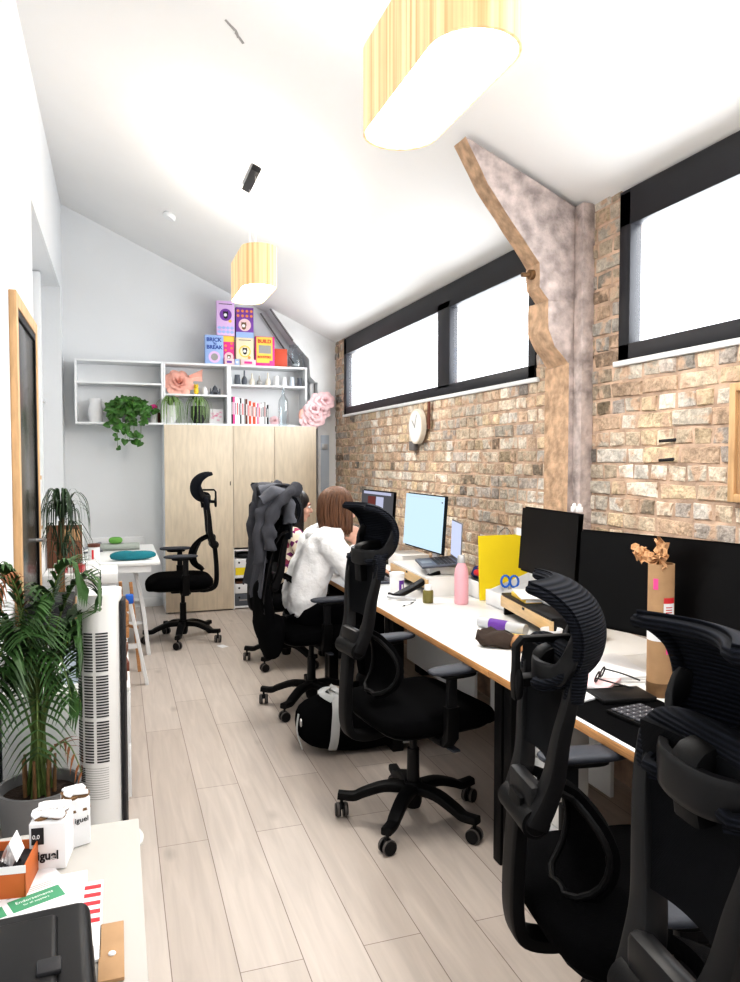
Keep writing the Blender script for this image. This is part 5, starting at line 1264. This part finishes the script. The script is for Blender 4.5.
# dracaena with long drooping leaves
t=root('dracaena','dracaena with long drooping dark leaves standing by the left wall door','plant',(-.345,5.08,0))
bm=BM(); lathe(bm,[(0,0),(.075,0),(.095,.18),(.099,.185),(.09,.185),(.087,.16),(0,.16)],24); part('pot',bm,'ink',t)
bm=BM(); tube(bm,spline([(0,0,.15),(-.01,0,.5),(.0,.01,.8),(.01,0,1.17)],6),[.014]*19,n=8); tube(bm,spline([(.01,0,.15),(.02,.01,.5),(.0,.03,.88)],6),.010,n=8); part('trunk',bm,'stem',t)
bm=BM(); q=random.Random(21)
def blade(bm,P_,w,sd,mid=.35):
    n=len(P_)
    for i in range(n-1):
        def ww(k): 
            u=k/(n-1); return w*(min(1,.35+u/mid*.65) if u<mid else max(.04,(1-u)/(1-mid)))
        vs=[bm.verts.new(v) for v in(P_[i]-sd*ww(i),P_[i]+sd*ww(i),P_[i+1]+sd*ww(i+1),P_[i+1]-sd*ww(i+1))]; bm.faces.new(vs)
for k in range(115):
    top=V((.01,0,1.18)) if k%3 else V((0,.03,.90)); a=q.uniform(0,2*PI); rc=q.uniform(.07,.21); up=q.uniform(.0,.14); dr=q.uniform(.10,.36)
    if k%9==0: rc*=1.2; dr=-.02; up=.2
    c,s=math.cos(a),math.sin(a); ccx=max(c*rc,-.12)
    P_=spline([top+V((0,0,q.uniform(-.12,0))),top+V((ccx*.45,s*rc*.45,up)),top+V((ccx*.9,s*rc*.9,up*.55-.02)),top+V((ccx,s*rc*1.05,-dr))],5)
    blade(bm,P_,.0065,V((-s,c,0)))
part('leaves',bm,'leafd',t,flat=True)
# low white drawer cabinet
t=root('low_drawer_cabinet','low white drawer cabinet along the left wall, behind the potted palm','cabinet',(-.205,4.05,0))
bm=BM(); box(bm,-.255,.235,-.74,.74,.03,.512,.003); part('carcass',bm,'shelf',t)
bm=BM(); box(bm,-.26,.243,-.75,.75,.512,.53,.002); part('cabinet_top',bm,'lam',t)
for i in range(2):
    for k in range(2):
        y0=-.735+.74*i; z0=.045+.235*k
        bm=BM(); box(bm,.2355,.246,y0,y0+.725,z0,z0+.225,.002); dr=part('drawer',bm,'shelf',t)
        bm=BM(); box(bm,.246,.2475,y0+.01,y0+.715,z0+.205,z0+.215); part('grip_groove',bm,'mgrey',dr)
for sx_ in(-.22,.2):
    for sy in(-.7,.7): bm=BM(); cone(bm,(sx_,sy,0),(sx_,sy,.03),.02,n=12); part('foot',bm,'ink',t)
# items on cabinet
for i,(z_,r_,m) in enumerate([(0,0,'darkwood'),(.041,5,'darkwood'),(.082,-4,'brownbox')]):
    bm=BM(); box(bm,-.035,.035,-.11,.11,0,.04,.003); o=part('wooden_block',bm,m,loc=(-.005,3.50,.5305+z_),rot=(0,0,r_)); tag(o,['bottom','middle','top'][i]+' reddish brown block of the small stack on the low cabinet corner','block','reddish brown blocks')
t=root('wooden_crate','slatted light wooden crate on the low cabinet behind the white tower fan','crate',(-.04,4.25,.5305),8)
bm=BM()
for k in range(3):
    for s in(-1,1): box(bm,-.065,.065,s*.13-.006,s*.13+.006,.02+.07*k,.075+.07*k,.002); box(bm,s*.065-.006,s*.065+.006,-.13,.13,.02+.07*k,.075+.07*k,.002)
part('slats',bm,'wood',t)
bm=BM(); box(bm,-.06,.06,-.125,.125,0,.012); part('crate_floor',bm,'wood',t)
t=root('glass_mug','clear green-tinted mug on the low cabinet beside the tower fan','mug',(-.14,3.62,.5305))
bm=BM(); lathe(bm,[(0,.004),(.035,0),(.042,.02),(.045,.11),(.041,.11),(.038,.02),(0,.012)],24); part('mug_body',bm,mat('green_glass',(.18,.25,.22),.15,spec=.7),t)
bm=BM(); tube(bm,spline([(.043,0,.09),(.075,0,.08),(.075,0,.04),(.041,0,.03)],4),.006); part('handle',bm,'dgrey',t)
for nm,lbx,x,y,w,d,h,m in(('storage_box','dark storage box on the low cabinet behind the palm fronds',-.33,4.0,.22,.30,.28,'ink'),('storage_box','brown cardboard box on the low cabinet behind the dark box',-.20,4.55,.24,.26,.16,'kraft'),('router_box','grey appliance box beside the wall behind the palm',-.38,3.55,.14,.22,.12,'mgrey')):
    t=root(nm,lbx,'box',(x,y,.5305)); bm=BM(); box(bm,-w/2,w/2,-d/2,d/2,0,h*.8,.004); part('box',bm,m,t); bm=BM(); box(bm,-w/2-.004,w/2+.004,-d/2-.004,d/2+.004,h*.8,h,.004); part('lid',bm,m,t)
bm=BM(); sheet(bm,lambda u,v:V((-.05+.10*u,.03*math.sin(PI*u),.15*v)),8,4,.002); box(bm,-.05,.05,0,.03,0,.004); o=part('white_card_sleeve',bm,'bluegrey',loc=(-.20,3.42,.5305),rot=(0,12,10)); tag(o,'pale bluish card sleeve standing on the cabinet between palm and fan','card')
t=root('wood_strut_frame','brown wooden folding stand beside the white trestle legs','stand',(.06,5.15,0))
bm=BM(); tube(bm,[(-.02,.55,0),(-.05,.45,.62)],.012,n=8,square=True); tube(bm,[(.07,.3,0),(.02,.42,.62)],.012,n=8,square=True); tube(bm,[(-.03,.5,.3),(.06,.36,.3)],.010,n=8,square=True); part('frame',bm,'wood',t)
t=root('white_trestle','white A-shaped trestle leg with a blue clip at its top','trestle',(.08,5.12,0))
bm=BM()
for s in(-1,1): tube(bm,[(-.02,0,.60),(s*.09,0,0)],.012,n=8,ry=.018,square=True)
box(bm,-.05,.05,-.01,.01,.25,.28); part('leg_frame',bm,'shelf',t)
bm=BM(); box(bm,-.04,.01,-.025,.025,.55,.61,.008); part('blue_clip',bm,'blue',t)

# ------------------------------------------------------------ tower fan
t=root('tower_fan','white tower fan with a dark slotted grille standing beside the palm','fan',(-.072,3.02,0),-5)
bm=BM(); lathe(bm,[(0,0),(.150,0),(.152,.012),(.13,.024),(.05,.030),(0,.030)],40); part('fan_base',bm,'lam',t)
def fan_sec(k=1.,n=20):
    P=[]
    for i in range(n+1): a=PI+PI*i/n; P.append((.078*k*math.cos(a),-.015+.075*k*math.sin(a)))
    P+= [(.078*k,.05*k),(.055*k,.075*k),(-.055*k,.075*k),(-.078*k,.05*k)]
    return P
bm=BM(); prism(bm,fan_sec(),'z',.03,.965); vs=prism(bm,fan_sec(1.0),'z',.965,1.0)
for v in bm.verts:
    if v.co.z>.99: v.co.z+= -.02+ (v.co.y-.0)*-.15 if v.co.y<0 else 0
part('fan_body',bm,'lam',t)
bm=BM()
for c0,c1 in((200,224),(232,258),(266,298)):
    for k in range(46):
        if k in(15,31): continue
        z0=.36+.0108*k
        def f(u,v): a=R(c0+(c1-c0)*u); return V((.0800*math.cos(a),-.015+.0772*math.sin(a),z0+.0056*v))
        sheet(bm,f,4,1)
for k in range(8):
    z0=.285+.007*k; sheet(bm,lambda u,v:V((.0788*math.cos(R(205+25*u)),-.015+.0758*math.sin(R(205+25*u)),z0+.004*v)),3,1)
part('grille_slots',bm,'ink',t,flat=True)
bm=BM()
for k in range(14): z0=.22+.009*k; sheet(bm,lambda u,v:V((.0786*math.cos(R(196+100*u)),-.015+.0756*math.sin(R(196+100*u)),z0+.002*v)),12,1)
part('ridge_lines',bm,'mgrey',t,flat=True)
bm=BM(); box(bm,.0785,.092,-.045,.06,.04,.962,.003); part('side_strip',bm,'ink',t)
bm=BM(); sheet(bm,lambda u,v:V((.0789*math.cos(R(200+14*u)),-.015+.0759*math.sin(R(200+14*u)),.12+.035*v)),3,1); part('rating_label',bm,'dgrey',t)

# ------------------------------------------------------------ palm
t=root('potted_palm','large green palm in a round grey pot on the floor at the left','plant',(-.285,2.92,0))
bm=BM(); lathe(bm,[(0,0),(.11,0),(.14,.30),(.145,.315),(.133,.315),(.128,.27),(0,.27)],36); part('pot',bm,'pot',t)
bm=BM(); lathe(bm,[(0,.285),(.06,.28),(.129,.275),(.129,.262),(0,.262)],24); part('soil',bm,'soil',t)
bl=BM(); bs=BM(); bd=BM(); q=random.Random(12)
def frond(az,h,reach,droop,n=16,ll=.16,dry=False,base=None):
    c,s=math.cos(az),math.sin(az); b0=V((q.uniform(-.04,.04),q.uniform(-.04,.04),.28))
    lim=lambda p:V((max(min(p.x,.15 if p.z<.95 else .22),-.165),p.y,p.z))
    P_=[lim(v) for v in spline([b0,V((reach*.10*c,reach*.10*s,.28+h*.45)),V((reach*.42*c,reach*.42*s,.28+h*.88)),V((reach*.8*c,reach*.8*s,.28+h*.98)),V((reach*1.15*c,reach*1.15*s,.28+h-droop))],7)]
    m=len(P_); tube(bs,P_,[.0062*(1-.75*i/m) for i in range(m)],n=6)
    tgt=bd if dry else bl
    for k in range(n):
        f=.46+.54*k/(n-1); i=min(int(f*(m-1)),m-2); p=P_[i].lerp(P_[i+1],f*(m-1)-i); tg=(P_[min(i+1,m-1)]-P_[i]).normalized()
        side=tg.cross(V((0,0,1))); 
        if side.length<.1: side=V((-s,c,0))
        side.normalize(); L=ll*(.55+.45*math.sin(PI*min(1,(k+2)/(n+1))))
        for sg in(-1,1):
            d=(side*sg*.75+tg*.65+V((0,0,.12))).normalized(); e=p+d*L*.55; g_=p+d*L+V((0,0,-.35*L))
            pts=[lim(v) for v in spline([p,e,g_],3)]; w=V((0,0,1)).cross(d); w=(w.normalized()*.3+d.cross(side*sg+V((0,0,.01))).normalized()*.7) if False else w.normalized()
            blade(tgt,pts,.0088*(1 if not dry else .6),w,.3)
for k in range(18):
    az=R(-160+k*137.5%360); h=q.uniform(.55,.86); frond(az,h,q.uniform(.10,.24),q.uniform(.02,.16),n=13,ll=q.uniform(.12,.18))
for az,h,rc,dp,ll in((-12,.80,.24,.16,.13),(-25,.86,.17,.10,.13),(-30,.44,.16,.12,.14),(-60,.55,.22,.14,.16),(-100,.72,.18,.06,.16),(-10,.60,.17,.10,.13),(-130,.50,.26,.15,.18),(-85,.42,.26,.16,.16),(-150,.85,.16,.05,.14),(-90,.60,.18,.10,.18),(180,.8,.12,.2,.18),(-115,.62,.24,.2,.17)): frond(R(az),h,rc,dp,ll=ll)
frond(R(-120),.84,.22,.10,dry=True,ll=.10); frond(R(-35),.20,.16,.10,dry=True,ll=.08,n=8)
part('stems',bs,'stemg',t); part('fronds',bl,'leaf',t,flat=True); part('dry_fronds',bd,'dry',t,flat=True)
bm=BM()
for k in range(7):
    a=k*.9; tube(bm,[(.05*math.cos(a),.05*math.sin(a),.27),(.055*math.cos(a),.055*math.sin(a),.42)],[.008,.005],n=8)
part('stalk_bases',bm,'stem',t)

# ------------------------------------------------------------ foreground table and its things
t=root('foreground_table','white table in the near left corner carrying papers and boxes','table',(-.228,1.10,0))
bm=BM(); box(bm,-.245,.262,-.62,.57,.692,.718,.002); part('tabletop',bm,mat('warm_white_tabletop',(.46,.443,.415),.5),t)
for sx_ in(-.20,.20):
    for sy in(-.55,.50): bm=BM(); box(bm,sx_-.02,sx_+.02,sy-.02,sy+.02,0,.692,.003); part('leg',bm,'shelf',t)
TZ=.7185
# carton lettered Miguel
def carton(label,x,y,rz,w,d,h,open_=True,n=1):
    t=root('drink_carton',label,'carton',(x,y,TZ),rz,group='white drinks cartons')
    bm=BM(); box(bm,-w/2,w/2,-d/2,d/2,0,h*.90,.003); part('carton_body',bm,'paper',t)
    # bottle-shoulder shaped top card
    bm=BM(); P=[(-w*.50,-d*.25),(-w*.36,-d*.44),(-w*.22,-d*.30),(w*.22,-d*.46),(w*.40,-d*.50),(w*.46,-d*.30),(w*.36,-d*.1),(w*.50,d*.1),(w*.46,d*.45),(w*.2,d*.5),(-w*.3,d*.5),(-w*.46,d*.4),(-w*.40,d*.15),(-w*.52,0)]
    prism(bm,P,'z',h-.004,h); part('top_card',bm,'paper',t)
    bm=BM(); 
    for cx,cy in((-w*.24,-d*.2),(w*.24,-d*.2),(-w*.24,d*.22),(w*.24,d*.22)): lathe(bm,[(0,h*.60),(.016,h*.66),(.013,h*.9),(.015,h*.95),(0,h-.006)],14,(cx,cy,0))
    part('bottle_neck',bm,'stem',t)
    return t
c1=carton('white bottle carton lettered Miguel, left of the pair beyond the orange box',-.130,1.545,-8,.066,.075,.102)
text('iguel',.023,'ink',c1,(-.018,-.0390,.022),(90,0,0),bold=.0006,sx=.9); text('M',.023,'red',c1,(-.033,-.0390,.022),(90,0,0),bold=.0006,sx=.8)
rect(c1,-.028,-.006,.052,.084,'ink','printed_badge',y=-.0395); text('0,0',.011,'paper',c1,(-.026,-.0408,.064),(90,0,0)); 
text('San Miguel',.013,'mgrey',c1,(-.026,-.008,.1023),(0,0,8),ext=.0002)
c2=carton('white bottle carton partly behind the Miguel carton, with a red brand mark',-.090,1.605,20,.045,.05,.108)
text('iguel',.015,'ink',c2,(-.010,-.0265,.05),(90,0,0)); text('M',.018,'red',c2,(-.020,-.0265,.05),(90,0,0),sx=.6)
t=root('orange_box','open burnt-orange card box with a white rim on the near table','box',(-.197,1.475,TZ),-8)
bm=BM(); w=.042
for a in((-.055,.04,-.05,-.047),(-.055,.04,.047,.05),(-.055,-.052,-.05,.05),(.037,.04,-.05,.05)): box(bm,a[0],a[1],a[2],a[3],0,.060,.0008)
box(bm,-.055,.04,-.05,.05,0,.003); part('box_wall',bm,'orange',t)
bm=BM(); box(bm,-.056,.041,-.0512,-.0502,.048,.062); part('white_rim',bm,'paper',t)
bm=BM(); box(bm,-.05,.035,-.045,.045,.04,.044); part('dark_lining',bm,'ink',t)
bm=BM(); sheet(bm,lambda u,v:V((-.03+.05*u,-.02+.03*v,.055+.018*math.sin(7*u+4*v))),8,6); part('foil',bm,'steel',t,flat=True)
bm=BM(); box(bm,.038,.0395,-.05,.0,.059,.095,m=rotm((.01,0,0),(0,-20,0))); part('open_flap',bm,'paper',t)
bm=BM(); pillow(bm,(0,0,.06),(.03,.035,.06),p=3); o=part('white_packet',bm,'paper',loc=(-.262,1.55,TZ)); tag(o,'white packet with a blue mark at the left photo edge, behind the orange box','packet')
bm=BM(); box(bm,-.006,.006,-.038,-.034,.05,.065); part('blue_mark',bm,'blue',o)
# printed sheets
def sheetp(label,x,y,z,rz,w,l):
    bm=BM(); box(bm,-w/2,w/2,-l/2,l/2,0,.0012); o=part('printed_sheet',bm,'paper',loc=(x,y,TZ+z),rot=(0,0,rz)); tag(o,label,'paper','printed sheets on the near table'); return o
sheetp('lower plain white sheet sticking out under the green-printed sheet',-.125,1.37,.0005,2,.13,.22)
o=sheetp('top white sheet printed with two green blocks on the near table',-.185,1.395,.0025,22,.20,.24)
def flatrect(par,x0,x1,y0,y1,m,nm='green_block'): bm=BM(); box(bm,x0,x1,y0,y1,.0012,.0016); return part(nm,bm,m,par,flat=True)
flatrect(o,-.002,.085,-.022,.018,'green'); flatrect(o,-.095,-.012,-.022,.012,'green')
text('Endorsements',.011,'paper',o,(.008,.001,.0017),(0,0,0),ext=.0001); text('for all suppliers',.007,'paper',o,(.018,-.010,.0017),(0,0,0),ext=.0001)
text('Housekeeping Agency',.009,'mgrey',o,(-.07,.055,.0013),(0,0,0),ext=.0001)
for k in range(3): flatrect(o,.0,.08,.027+.006*k,.0285+.006*k,'mgrey','printed_line')
# red-white striped leaflet
bm=BM(); box(bm,-.0175,.0175,-.115,.115,0,.006,.001); o=part('striped_leaflet',bm,'paper',loc=(-.052,1.315,TZ+.0005),rot=(0,0,0)); tag(o,'narrow white leaflet with red stripes beside the black case','leaflet')
for k in range(5): flatrect(o,-.014,.014,.10-.026*k-.012,.10-.026*k,'red','red_stripe').location.z=.005
# brown card
bm=BM(); box(bm,-.02,.018,-.09,.055,0,.006,.001); o=part('brown_card',bm,'kraft',loc=(-.018,1.235,TZ+.0005)); tag(o,'brown cardboard piece with a white dot, right of the black case','card')
bm=BM(); ball(bm,(.0,-.03,.007),.006,(1,1,.5)); part('white_dot',bm,'paper',o)
# black case
t=root('black_case','black moulded plastic case filling the bottom left corner','case',(-.16,1.13,TZ),4)
bm=BM(); box(bm,-.115,.115,-.22,.035,0,.125,.018,seg=4); part('case_body',bm,'blk2',t)
bm=BM(); box(bm,-.095,.070,-.20,-.0,.118,.131,.008,seg=3); part('raised_panel',bm,'blk2',t)
bm=BM(); box(bm,.045,.075,-.14,-.11,.128,.136,.003); part('latch',bm,'ink',t)
bm=BM(); box(bm,.114,.1185,-.20,.02,.05,.056,.001); part('rim_line',bm,'ink',t)

# ------------------------------------------------------------ lights, world, camera
def area(nm,loc,rot,sx_,sy,e,c=(1,1,1)):
    L=bpy.data.lights.new(nm,'AREA'); L.shape='RECTANGLE'; L.size=sx_; L.size_y=sy; L.energy=e; L.color=c
    o=bpy.data.objects.new(nm,L); COL.objects.link(o); o.location=loc; o.rotation_euler=[R(a) for a in rot]; return o
area('daylight_far_window',(2.32,5.445,2.33),(0,90,0),.75,3.7,85,(.95,.98,1))
area('daylight_near_window',(2.32,1.065,2.33),(0,90,0),.75,3.7,85,(.95,.98,1))
area('fill_light_behind',(.9,-.7,2.9),(0,0,0),.6,1.2,24,(1,.96,.9))  # added fill behind the camera, in place of unseen further pendants
area('bounce_front',(.7,-1.35,1.9),(90,0,0),1.8,1.6,7,(1,.97,.94))
W=bpy.data.worlds.new('World'); SC.world=W; W.use_nodes=True
W.node_tree.nodes['Background'].inputs[0].default_value=(.93,.96,1,1); W.node_tree.nodes['Background'].inputs[1].default_value=2.5

cam=bpy.data.cameras.new('camera'); co=bpy.data.objects.new('camera',cam); COL.objects.link(co); SC.camera=co
cam.sensor_fit='VERTICAL'; cam.sensor_height=36; cam.lens=36*745/982; cam.clip_start=.02
co.location=(0,0,1.5); co.rotation_euler=(R(90-2.4595),0,R(-18.741))
SC.view_settings.view_transform='Standard'; SC.view_settings.look='Medium High Contrast'; SC.view_settings.exposure=-.07
